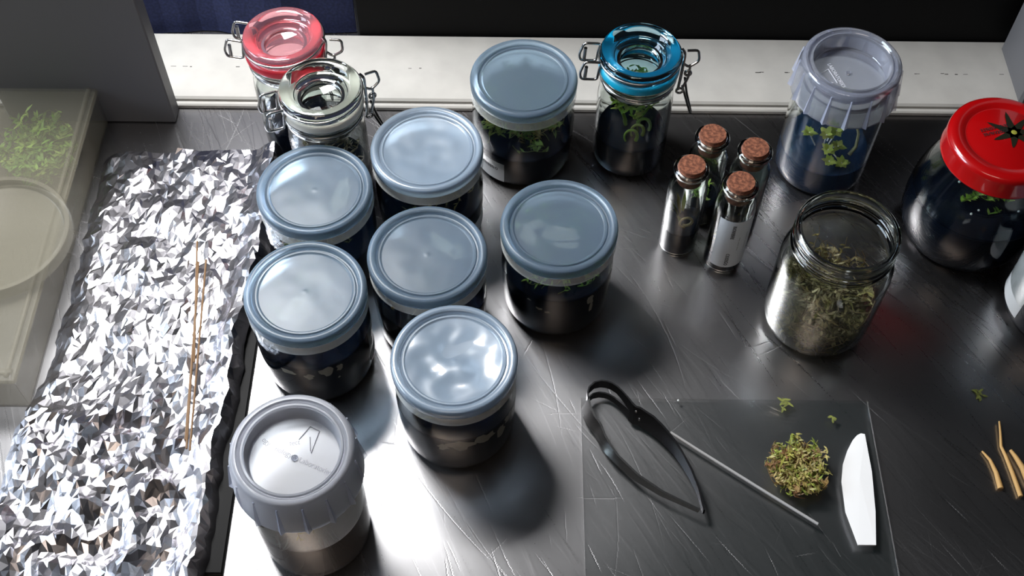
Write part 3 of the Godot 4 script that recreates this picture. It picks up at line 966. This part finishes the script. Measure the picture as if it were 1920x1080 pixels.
	glass_body(op, [Vector2(0, 0.002), Vector2(0.018, 0.002), Vector2(0.0255, 0), Vector2(0.0290, 0.0012), Vector2(0.0318, 0.0045), Vector2(0.0332, 0.010), Vector2(0.0335, 0.018), Vector2(0.0335, 0.062), Vector2(0.0330, 0.067), Vector2(0.0312, 0.0725), Vector2(0.0298, 0.0755), Vector2(0.0293, 0.0775), Vector2(0.0304, 0.0785), Vector2(0.0306, 0.0797), Vector2(0.0296, 0.0808), Vector2(0.0294, 0.0828), Vector2(0.0304, 0.0838), Vector2(0.0305, 0.0850), Vector2(0.0296, 0.0860), Vector2(0.0295, 0.0895), Vector2(0.0303, 0.0908), Vector2(0.0304, 0.0918), Vector2(0.0296, 0.0927), Vector2(0.0282, 0.0926)], 0.0020, M.clear_glass)
	moss("moss_clump", "straggly olive moss stuffed loosely into the open jar", Vector3(0.1928, 0.0032, 0.0104), 0.027, 0.060, 330, [Color(0.13, 0.12, 0.03), Color(0.19, 0.15, 0.06), Color(0.09, 0.08, 0.02), Color(0.34, 0.30, 0.17)], 22, 0.0046, 0.0300, "moss", 10, 1.2)

	# the red-lidded jar
	var rj := thing("red_lid_jar", "rounded glass jar with a red metal lid printed with a tomato stalk", "jar", Vector3(0.3004, 0, -0.0619))
	var QP := [Vector2(0, 0.002), Vector2(0.022, 0.002), Vector2(0.031, 0), Vector2(0.0355, 0.0012), Vector2(0.0395, 0.006), Vector2(0.0425, 0.016), Vector2(0.0432, 0.028), Vector2(0.0425, 0.042), Vector2(0.0400, 0.054), Vector2(0.0365, 0.063), Vector2(0.0335, 0.070), Vector2(0.0322, 0.075), Vector2(0.0320, 0.088), Vector2(0.0305, 0.089)]
	glass_body(rj, QP, 0.0020, M.clear_glass)
	agar_in(rj, QP, 0.0006, 0.042, M.dark_agar)
	var rl := MB.new()
	rl.lathe([Vector2(0.0335, 0.0765), Vector2(0.0350, 0.0763), Vector2(0.0356, 0.0775), Vector2(0.0350, 0.0788), Vector2(0.0352, 0.0885), Vector2(0.0345, 0.0912), Vector2(0.0328, 0.0926), Vector2(0.0300, 0.0930), Vector2(0.0262, 0.0927), Vector2(0.0250, 0.0918), Vector2(0.0240, 0.0917), Vector2(0.0228, 0.0924), Vector2(0, 0.0927)], 96)
	rl.lathe([Vector2(0, 0.0912), Vector2(0.033, 0.0905), Vector2(0.0335, 0.0765)], 96)
	var red := part("lid", rl.mesh(), M.red_lacquer, rj, "glossy red metal screw lid")
	tomato_print(red)
	sprigs("sprig", "small green sprigs lying on dark medium in the red-lidded jar", Vector3(0.3004, 0.0422, -0.0619))

	# corked vials
	var v1 := vial("corked vial with a curled brown shoot, front left of the four", Vector3(0.1096, 0, -0.0490), 0.0, 0.022)
	curl("curled_shoot", "curled brown and green shoot in the front left corked vial", Vector3(0.1096, 0.0222, -0.0490))
	var v2 := vial("corked vial with green leaves, back left of the four", Vector3(0.1246, 0, -0.0742), 0.5, 0.020)
	moss("moss_clump", "small green leaves in the back left corked vial", Vector3(0.1246, 0.0202, -0.0742), 0.007, 0.018, 12, FRESH, 31, 0.0034, 0.0098)
	var v3 := vial("corked vial with a dark label edge showing, back right of the four", Vector3(0.1501, 0, -0.0635), 1.0, 0.018)
	sticker(v3, 0.01262, 1.25, -0.65, 0.010, 0.058, [], "paper label wrapped round the glass")
	var v4 := vial("corked vial with a white printed label facing out, front right of the four", Vector3(0.1385, 0, -0.0360), 0.0, 0.016)
	sticker(v4, 0.01262, 2.45, 0.15, 0.0075, 0.0550, [["NOMBRE", 0.0020, 0.36, 0.78, false], ["CODIGO", 0.0020, 0.36, 0.18, false], ["___ ___ ___", 0.0017, 0.58, 0.52, false], ["______ ______", 0.0015, 0.76, 0.55, false]], "white paper label printed with NOMBRE and CODIGO")
	moss("moss_clump", "dark green moss behind the label of the front right corked vial", Vector3(0.1385, 0.0165, -0.0360), 0.007, 0.030, 14, OLIVE, 32, 0.0034, 0.0098)


func tomato_print(lid: Node3D) -> void:
	var y := 0.09285
	var s := MB.new()
	var ca := Vector2(0.0050, -0.0040)
	var arms := [[3.55, 0.017], [2.62, 0.015], [1.72, 0.013], [0.8, 0.014], [-0.1, 0.016], [-0.95, 0.015], [-1.75, 0.017]]
	for a in arms:
		var d := Vector2(cos(a[0]), sin(a[0]))
		var e := Vector2(-d.y, d.x)
		var n := 6
		for k in n:
			var u0 := float(k) / n
			var u1 := float(k + 1) / n
			var w0 := 0.0026 * pow(1.0 - u0, 0.8) + 0.0004
			var w1 := 0.0026 * pow(1.0 - u1, 0.8) + (0.0004 if k < n - 1 else 0.0)
			var p0: Vector2 = ca + d * a[1] * u0 + e * 0.0016 * u0 * u0
			var p1: Vector2 = ca + d * a[1] * u1 + e * 0.0016 * u1 * u1
			s.flat_quad(Vector3(p0.x - e.x * w0, y, p0.y - e.y * w0), Vector3(p0.x + e.x * w0, y, p0.y + e.y * w0), Vector3(p1.x + e.x * w1, y, p1.y + e.y * w1), Vector3(p1.x - e.x * w1, y, p1.y - e.y * w1), Vector3.UP)
	part("stalk_print", s.mesh(), M.leaf_print, lid, "dark green printed tomato stalk star")
	var b := MB.new()
	b.lathe([Vector2(0.0018, y + 0.0001), Vector2(0.0016, y + 0.0002), Vector2(0, y + 0.0002)], 20)
	var bud := part("bud_print", b.mesh(), M.bud_print, lid, "pale printed bud at the star's centre")
	bud.position = Vector3(ca.x, 0, ca.y)
	var t := MB.new()
	for L in [["22NOV 10:35", -0.0062, -0.0075], ["35/NV2023", -0.0066, -0.0036]]:
		var place := func(p: Vector3) -> Vector3:
			var q := Vector2(p.x, -p.y).rotated(-0.26)
			return Vector3(L[1] + q.x, y + 0.0002, L[2] + q.y)
		print_on(t, L[0], 0.0021, place)
	part("date_stamp", t.mesh(), M.ink, lid, "small dark stamped date lettering")

func strap_plant(called: String, label: String, at: Vector3) -> void:
	rng.seed = 51
	var o := thing(called, label, "plant", at)
	for k in 9:
		var m := MB.new()
		m.col = FRESH[k % 3] * rng.randf_range(0.6, 1.1)
		m.col.a = 1.0
		var a := rng.randf() * TAU
		var pts := []
		var loop := k < 3
		for j in 15:
			var u := j / 14.0
			if loop:
				var c := Vector3(-0.002 + 0.004 * k, 0.006, 0.0185)
				var w := -0.6 + u * (TAU * 0.72)
				pts.append(Vector3(c.x + 0.0042 * cos(w), 0.0015 + 0.013 * (0.5 + 0.5 * sin(w)) + 0.003 * k, c.z - 0.002 * k))
			else:
				pts.append(Vector3(0.004 * cos(a) + 0.012 * cos(a) * u, 0.034 * u * (1.25 - 0.5 * u), 0.004 * sin(a) + 0.012 * sin(a) * u * u))
		m.tube(pts, 0.0013, 6, false, 0.0006)
		part("shoot", m.mesh(), M.greens, o)
	var lv := MB.new()
	for k in 150:
		lv.col = FRESH[k % 3].lerp(LIVELY[k % 4], rng.randf()) * rng.randf_range(0.6, 1.2)
		lv.col.a = 1.0
		var a := rng.randf() * TAU
		var rr := 0.013 * sqrt(rng.randf())
		blade(lv, Vector3(rr * cos(a), 0.018 + rng.randf() * 0.022, rr * sin(a)), rand_dir(0.8), 0.006, 0.0022, 0.3, 3)
	part("leaves", lv.mesh(), M.greens, o, "", "stuff")

func rosette(called: String, label: String, at: Vector3) -> void:
	rng.seed = 52
	var o := thing(called, label, "plant", at)
	for s in [[-0.0150, 0.016, 0.006], [-0.004, 0.016, 0.008], [0.0035, 0.014, 0.004], [-0.002, 0.008, 0.014], [0.003, 0.019, -0.002], [0.0055, 0.007, 0.010], [-0.001, 0.003, 0.020], [0.0075, 0.002, 0.0205]]:
		var m := MB.new()
		m.tube([Vector3(s[0] * 0.5, 0.0003, s[2] * 0.5), Vector3(s[0] * 0.8, s[1] * 0.6, s[2] * 0.8), Vector3(s[0], s[1] + 0.0005, s[2])], 0.0005, 5)
		for k in 13:
			m.col = Color(0.40, 0.55, 0.09).lerp(Color(0.60, 0.66, 0.18), rng.randf()) * rng.randf_range(0.65, 1.1)
			m.col.a = 1.0
			var a := TAU * k * 0.382
			var e := 0.25 + 0.9 * k / 13.0
			var d := Vector3(cos(a), e, sin(a)).normalized()
			blade(m, Vector3(s[0], s[1], s[2]), (d + rand_dir(0.5) * 0.25).normalized(), 0.0052 * rng.randf_range(0.7, 1.15), 0.0038, 0.3, 4)
		part("leaf_rosette", m.mesh(), M.greens, o)
	var w := MB.new()
	w.col = Color(0.40, 0.40, 0.22)
	w.tube([Vector3(0.014, 0.001, 0.012), Vector3(0.018, 0.006, 0.009), Vector3(0.019, 0.013, 0.004), Vector3(0.016, 0.018, 0.0)], 0.0013, 6, false, 0.0008)
	part("withered_leaf", w.mesh(), M.greens, o, "pale withered leaf")

func sprigs(called: String, label: String, at: Vector3) -> void:
	rng.seed = 53
	var o := thing(called, label, "plant", at)
	for s in [[-0.014, 0.010, 0.3, 9], [-0.006, 0.006, 0.6, 12], [0.002, 0.007, 0.1, 10], [0.010, 0.004, -0.3, 10], [0.016, 0.008, 0.9, 8], [0.001, 0.020, 0.2, 3]]:
		var m := MB.new()
		m.col = Color(0.10, 0.2, 0.02)
		var d := Vector3(cos(s[2]), 0.25, -sin(s[2]))
		var p := Vector3(s[0], 0.0004, s[1])
		m.tube([p, p + d * 0.004, p + d * 0.008 + Vector3(0, 0.001, 0)], 0.0005, 5)
		for k in s[3] * 2:
			m.col = FRESH[k % 3] * rng.randf_range(0.6, 1.2)
			m.col.a = 1.0
			blade(m, p + d * 0.008 * rng.randf(), (rand_dir(0.7) + d * 0.4 + Vector3(0, 0.35, 0)).normalized(), 0.0042, 0.0018, 0.2, 3)
		part("shoot", m.mesh(), M.greens, o)
	rng.seed = 54
	for k in 9:
		var bm := MB.new()
		var x := rng.randf_range(-0.018, 0.026)
		var z := rng.randf_range(-0.012, 0.024)
		bm.lathe([Vector2(0.0007, 0.0), Vector2(0.0008, 0.0006), Vector2(0.0004, 0.0013), Vector2(0, 0.0014)], 10)
		var b := solo("droplet", bm.mesh(), M.bead, "tiny clear droplet on the dark medium in the red-lidded jar", "droplet", "droplets in the red-lidded jar", at + Vector3(x, -0.0002, z))
		b.rotation.y = k

func curl(called: String, label: String, at: Vector3) -> void:
	rng.seed = 55
	var o := thing(called, label, "plant", at)
	var m := MB.new()
	m.col = Color(0.30, 0.24, 0.12)
	var pts := []
	for k in 22:
		var w := k / 21.0 * TAU * 1.05 - 1.9
		pts.append(Vector3(0.0018 + 0.0040 * cos(w), 0.0078 + 0.0050 * sin(w), 0.0058 + 0.0010 * sin(w * 0.5)))
	m.tube(pts, 0.0011, 6, false, 0.0006)
	part("curled_stem", m.mesh(), M.greens, o)
	for k in 5:
		var g := MB.new()
		g.col = [Color(0.16, 0.20, 0.04), Color(0.24, 0.20, 0.08)][k % 2]
		var a := 2.0 + k * 0.7
		blade(g, Vector3(0.002 * cos(a), 0.001 + 0.002 * k, 0.002 * sin(a)), Vector3(0.35 * cos(a), 1.0, 0.35 * sin(a)).normalized(), 0.022 - 0.002 * k, 0.0026, 0.12, 6)
		part("leaf", g.mesh(), M.greens, o)


func tools() -> void:
	# glass sheet
	var g := MB.new()
	g.box(Vector3(0.1295, 0.0022, 0.128), Vector3(0.1745, 0.0028, 0.112), 0.0003)
	solo("glass_sheet", g.mesh(), M.plate_glass, "clear cut glass sheet lying flat on the steel bench", "glass sheet")
	# forceps lying on their side across the sheet
	var o := thing("forceps", "bent steel forceps resting on the glass sheet's corner", "forceps")
	var slant := Vector2(-0.15, 0.75)
	var bow := [Vector3(0.0460, 0, 0.0790), Vector3(0.0458, 0, 0.0745), Vector3(0.0468, 0, 0.0710), Vector3(0.0503, 0, 0.0675), Vector3(0.0542, 0, 0.0665), Vector3(0.0575, 0, 0.0668), Vector3(0.0606, 0, 0.0680), Vector3(0.0640, 0, 0.0705), Vector3(0.0667, 0, 0.0736), Vector3(0.0700, 0, 0.0780), Vector3(0.0725, 0, 0.0818)]
	var lo := []
	var hi := []
	var lo2 := []
	var hi2 := []
	for k in bow.size():
		var u := smoothstep(7.0, 10.0, float(k))
		lo.append(0.0040); hi.append(lerpf(0.0066, 0.0082, u)); lo2.append(lerpf(0.0094, 0.0080, u)); hi2.append(0.0128)
	var m1 := MB.new()
	m1.strip(bow, lo2, hi2, 0.0009, slant)
	part("upper_spring_band", m1.mesh(), M.dark_wire, o)
	var m2 := MB.new()
	m2.strip(bow, lo, hi, 0.0009, slant)
	part("lower_spring_band", m2.mesh(), M.dark_wire, o)
	var arm := [Vector3(0.0720, 0, 0.0812), Vector3(0.0745, 0, 0.0838), Vector3(0.0771, 0, 0.0846), Vector3(0.0846, 0, 0.0901), Vector3(0.0890, 0, 0.0948), Vector3(0.0927, 0, 0.0994), Vector3(0.0968, 0, 0.1055), Vector3(0.1001, 0, 0.1113), Vector3(0.1050, 0, 0.1220), Vector3(0.1085, 0, 0.1330), Vector3(0.1105, 0, 0.1460)]
	var al := []
	var ah := []
	for k in arm.size():
		var u := k / 10.0
		al.append(0.0036 + 0.0040 * u * u); ah.append(0.0126 - 0.0030 * u * u)
	var m3 := MB.new()
	m3.strip(arm, al, ah, 0.0012, slant)
	part("arm", m3.mesh(), M.dark_wire, o)
	var arm2 := [Vector3(0.0459, 0, 0.0780), Vector3(0.0470, 0, 0.0840), Vector3(0.0492, 0, 0.0895), Vector3(0.0520, 0, 0.0935), Vector3(0.0535, 0, 0.0965), Vector3(0.0550, 0, 0.1010), Vector3(0.0585, 0, 0.1080), Vector3(0.0630, 0, 0.1145), Vector3(0.0740, 0, 0.1260), Vector3(0.0880, 0, 0.1360), Vector3(0.1085, 0, 0.1465)]
	var m4 := MB.new()
	var al2 := []
	var ah2 := []
	for k in arm2.size():
		var u := k / 10.0
		al2.append(0.0036 + 0.0040 * u * u); ah2.append(0.0126 - 0.0030 * u * u)
	m4.strip(arm2, al2, ah2, 0.0012, Vector2(-0.40, 0.25))
	part("arm", m4.mesh(), M.wire, o)  # lighter metal than its twin arm: bright lighting put into the colour
	for p in [Vector3(0.0748, 0.0102, 0.0848), Vector3(0.0768, 0.0072, 0.0885)]:
		var rv := MB.new()
		rv.lathe([Vector2(0.0009, -0.0008), Vector2(0.0009, 0.0003), Vector2(0.0005, 0.0007), Vector2(0, 0.0008)], 14)
		var r := part("rivet", rv.mesh(), M.wire, o)
		r.position = p
		r.rotation = Vector3(1.2, 0, 0.7)
	# probe
	var n := MB.new()
	n.tube([Vector3(0.0950, 0.0052, 0.0958), Vector3(0.1100, 0.0052, 0.1068), Vector3(0.1480, 0.0052, 0.1340), Vector3(0.1750, 0.0052, 0.1530)], 0.0009, 10)
	var pr := solo("steel_probe", n.mesh(), M.paper, "thin pale straight rod on the glass sheet beside the forceps", "rod")
	pr.material_override = M.rod_grey
	# blade tip, its white standing for the lamp mirrored in the metal
	var b := MB.new()
	var out := [Vector2(0.2108, 0.0955), Vector2(0.2085, 0.0950), Vector2(0.2060, 0.0963), Vector2(0.2030, 0.0995), Vector2(0.1990, 0.1060), Vector2(0.1950, 0.1150), Vector2(0.1925, 0.1260), Vector2(0.1920, 0.1450), Vector2(0.1960, 0.1650), Vector2(0.2060, 0.1650), Vector2(0.2090, 0.1450), Vector2(0.2110, 0.1200)]
	var cc := Vector2(0.203, 0.125)
	for k in out.size():
		var p: Vector2 = out[k]
		var q: Vector2 = out[(k + 1) % out.size()]
		b.flat(Vector3(p.x, 0.0050, p.y), Vector3(q.x, 0.0050, q.y), Vector3(cc.x, 0.0054, cc.y), Vector3.UP)
		b.flat(Vector3(p.x, 0.0039, p.y), Vector3(q.x, 0.0039, q.y), Vector3(cc.x, 0.0039, cc.y), Vector3.DOWN)
		var mid := (p + q) / 2 - cc
		b.flat_quad(Vector3(p.x, 0.0039, p.y), Vector3(q.x, 0.0039, q.y), Vector3(q.x, 0.0050, q.y), Vector3(p.x, 0.0050, p.y), Vector3(mid.x, 0, mid.y))
	solo("spatula", b.mesh(), M.blade_glare, "round-tipped spatula blade painted white for its mirrored glare on the glass sheet's far edge", "spatula")
	# specimen on the sheet
	moss("moss_specimen", "loose tuft of yellow-green and brown moss on the glass sheet", Vector3(0.168, 0.0037, 0.1185), 0.015, 0.009, 130, [Color(0.28, 0.27, 0.05), Color(0.20, 0.26, 0.04), Color(0.22, 0.12, 0.05), Color(0.42, 0.36, 0.14)], 61, 0.0036, 0.019, "moss", 12, 1.1)
	# crumbs
	rng.seed = 70
	var crumbs := [[0.1655, 0.0041, 0.0748, 1.0, "frayed green moss crumb at the glass sheet's back edge"], [0.1932, 0.0041, 0.0853, 0.6, "rounded green moss crumb lying alone on the glass sheet"], [0.287, 0.0006, 0.0645, 0.9, "flat dark green moss crumb on bare steel by the right edge"]]
	for s in crumbs:
		var c := MB.new()
		for k in int(14 * s[3]):
			c.col = Color(0.20, 0.22, 0.05) * rng.randf_range(0.6, 1.2)
			c.col.a = 1.0
			blade(c, Vector3(rng.randfn(0, 0.0012), 0.0002, rng.randfn(0, 0.0018) * s[3]), rand_dir(0.4) * Vector3(1, 0.3, 1), 0.0040 * s[3], 0.0014, 0.1, 3)
		solo("moss_crumb", c.mesh(), M.greens, s[4], "moss crumb", "", Vector3(s[0], s[1], s[2]))
	var d := MB.new()
	d.lathe([Vector2(0.0006, 0), Vector2(0.0007, 0.0005), Vector2(0.0003, 0.001), Vector2(0, 0.0011)], 10)
	solo("droplet", d.mesh(), M.bead, "tiny droplet on the glass sheet's back edge near the forceps", "droplet", "", Vector3(0.1015, 0.0036, 0.0735))
	# twig
	var t := thing("dry_twig", "dry pale brown twig with a flake lying on the steel by the right edge", "twig")
	var tm := MB.new()
	tm.tube([Vector3(0.2940, 0.0026, 0.0848), Vector3(0.2930, 0.0022, 0.0930), Vector3(0.2918, 0.0016, 0.1010), Vector3(0.2930, 0.0016, 0.1070), Vector3(0.2945, 0.0016, 0.1180), Vector3(0.2960, 0.0016, 0.1330)], 0.0006, 7, false, 0.0015)
	part("stem", tm.mesh(), M.dry_twig, t)
	var fm := MB.new()
	fm.tube([Vector3(0.2968, 0.0016, 0.1035), Vector3(0.2985, 0.0022, 0.1080), Vector3(0.3010, 0.0022, 0.1150), Vector3(0.3030, 0.0016, 0.1260)], 0.0010, 8, false, 0.0022)
	part("flake_and_glint", fm.mesh(), M.dry_twig, t)
	var f2 := MB.new()
	f2.tube([Vector3(0.2800, 0.0010, 0.1040), Vector3(0.2832, 0.0016, 0.1100), Vector3(0.2850, 0.0016, 0.1180), Vector3(0.2856, 0.0012, 0.1280)], 0.0006, 8, false, 0.0018)
	part("flake_and_glint", f2.mesh(), M.dry_twig, t)  # golden piece standing for a soft reflection on the steel


func foil_and_left() -> void:
	# crumpled foil sheet: flat facets over a jittered net
	var cell := FastNoiseLite.new()
	cell.seed = 4; cell.noise_type = FastNoiseLite.TYPE_CELLULAR
	cell.frequency = 62.0; cell.cellular_return_type = FastNoiseLite.RETURN_DISTANCE2_SUB
	cell.fractal_type = FastNoiseLite.FRACTAL_NONE
	var cell2 := FastNoiseLite.new()
	cell2.seed = 9; cell2.noise_type = FastNoiseLite.TYPE_CELLULAR
	cell2.frequency = 26.0; cell2.cellular_return_type = FastNoiseLite.RETURN_DISTANCE2_SUB
	cell2.fractal_type = FastNoiseLite.FRACTAL_NONE
	var big := FastNoiseLite.new()
	big.seed = 6; big.frequency = 18.0; big.fractal_type = FastNoiseLite.FRACTAL_RIDGED; big.fractal_octaves = 2
	var soft := FastNoiseLite.new()
	soft.seed = 15; soft.frequency = 60.0; soft.fractal_octaves = 2
	rng.seed = 91
	var m := MB.new()
	var nx := 48
	var nz := 88
	var z0 := -0.115
	var z1 := 0.235
	var grid := []
	for j in nz + 1:
		var zr := z0 + (z1 - z0) * j / nz
		var row := PackedVector3Array()
		for k in nx + 1:
			var u := float(k) / nx
			var z := zr
			if j > 0 and j < nz: z += rng.randf_range(-0.0017, 0.0017)
			var right: float = lerpf(-0.158, -0.1645, clampf((z + 0.05) / 0.1, 0, 1)) + 0.0030 * soft.get_noise_2d(0.0, z * 0.7)
			if z > 0.06: right -= 0.003 * smoothstep(0.06, 0.12, z)
			var left: float = -0.284 - 0.012 * smoothstep(0.04, 0.11, z) + 0.003 * soft.get_noise_2d(5.0, z)
			var x := lerpf(left, right, u)
			if k > 0 and k < nx: x += rng.randf_range(-0.0011, 0.0011)
			var front := smoothstep(0.05, 0.10, z)
			var h: float = 0.012 + 0.0018 * cell.get_noise_2d(x * 1.25, z * 0.7) + 0.0036 * cell2.get_noise_2d(x * 1.3, z * 0.75) + (0.0010 + 0.0050 * front) * big.get_noise_2d(x, z) + rng.randf_range(-0.00028, 0.00028)
			# smoother rolled border on the right with a steep fall to the bench
			var e := (right - x) / 0.022
			if e < 1.0: h = lerpf(0.0165 + 0.0022 * soft.get_noise_2d(x * 0.6, z * 0.5), h, smoothstep(0.3, 1.0, e))
			if e < 0.24: h *= smoothstep(-0.10, 0.24, e)
			var el := (x - left) / 0.012
			if el < 1.0: h *= smoothstep(-0.3, 1.0, el)
			# fold step in the sheet, and a hollow at the front
			h += 0.004 * smoothstep(-0.236, -0.2345, x + 0.02 * z) * smoothstep(0.09, 0.02, z)
			var hol := Vector2((x + 0.232) / 0.022, (z - 0.098) / 0.008).length()
			if hol < 1.0: h -= 0.010 * (1.0 - hol)
			row.append(Vector3(x, maxf(h, 0.0008), z))
		grid.append(row)
	for j in nz:
		for k in nx:
			if rng.randf() < 0.5:
				m.flat(grid[j][k], grid[j][k + 1], grid[j + 1][k], Vector3.UP)
				m.flat(grid[j][k + 1], grid[j + 1][k + 1], grid[j + 1][k], Vector3.UP)
			else:
				m.flat(grid[j][k], grid[j][k + 1], grid[j + 1][k + 1], Vector3.UP)
				m.flat(grid[j][k], grid[j + 1][k + 1], grid[j + 1][k], Vector3.UP)
	solo("aluminium_foil", m.mesh(), M.foil, "crumpled sheet of silver aluminium foil covering the bench's left part", "foil")
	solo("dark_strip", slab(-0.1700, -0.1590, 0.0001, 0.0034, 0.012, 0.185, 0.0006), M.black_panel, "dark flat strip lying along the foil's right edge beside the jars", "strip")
	# thin sticks on the foil
	var at := [[-0.1950, -0.0156, -0.1836, 0.1186], [-0.1996, -0.0136, -0.1857, 0.1175], [-0.1972, 0.004, -0.1872, 0.112], [-0.2030, -0.030, -0.1905, 0.060]]
	var says := ["thin brown stick on the foil, rightmost of the bundle", "thin brown stick on the foil, leftmost at the front of the bundle", "short thin brown stick in the middle of the bundle on the foil", "thin brown stick reaching furthest back on the foil"]
	for q in 4:
		var a: Array = at[q]
		var s := MB.new()
		s.tube([Vector3(a[0], 0.0205, a[1]), Vector3((a[0] + a[2]) / 2, 0.0205, (a[1] + a[3]) / 2), Vector3(a[2], 0.0205, a[3])], 0.00065, 7)
		solo("thin_stick", s.mesh(), M.stick_wood, says[q], "stick", "thin brown sticks on the foil")
	# clear box of moss at the far left
	var b := thing("moss_box", "shallow translucent plastic box with green moss, left of the foil", "box", Vector3(-0.375, 0, -0.04))
	var hw := 0.084
	var hl := 0.120
	var wl := MB.new()
	wl.box(Vector3(hw, 0.0155, 0), Vector3(0.002, 0.031, hl * 2), 0.0008)
	wl.box(Vector3(-hw, 0.0155, 0), Vector3(0.002, 0.031, hl * 2), 0.0008)
	wl.box(Vector3(0, 0.0155, hl), Vector3(hw * 2, 0.031, 0.002), 0.0008)
	wl.box(Vector3(0, 0.0155, -hl), Vector3(hw * 2, 0.031, 0.002), 0.0008)
	wl.box(Vector3(0, 0.001, 0), Vector3(hw * 2, 0.0016, hl * 2), 0.0004)
	part("tub", wl.mesh(), M.tub_plastic, b)
	var ld := MB.new()
	ld.box(Vector3(0, 0.0325, 0), Vector3(hw * 2 + 0.006, 0.0028, hl * 2 + 0.006), 0.0012)
	ld.box(Vector3(0, 0.0345, hl - 0.004), Vector3(hw * 2, 0.002, 0.004), 0.0008)
	ld.box(Vector3(hw - 0.003, 0.0345, 0), Vector3(0.003, 0.002, hl * 2), 0.0008)
	part("lid", ld.mesh(), M.tub_plastic, b)
	moss("moss_clump", "green moss showing through the translucent plastic box", Vector3(-0.327, 0.0035, -0.112), 0.024, 0.0255, 170, FRESH, 81, 0.0062, 0.026)
	# round translucent lid on the box
	var rl := thing("round_lid", "round translucent lid with a raised rim resting on the moss box", "lid", Vector3(-0.322, 0.0342, -0.018), 0.0)
	var r := MB.new()
	r.lathe([Vector2(0, 0.0), Vector2(0.044, 0.0), Vector2(0.0455, 0.001), Vector2(0.046, 0.008), Vector2(0.0452, 0.0095), Vector2(0.0425, 0.0095), Vector2(0.0415, 0.0080), Vector2(0.0405, 0.0040), Vector2(0.0395, 0.0035), Vector2(0, 0.0036)], 96)
	part("disc", r.mesh(), M.tub_plastic, rl)
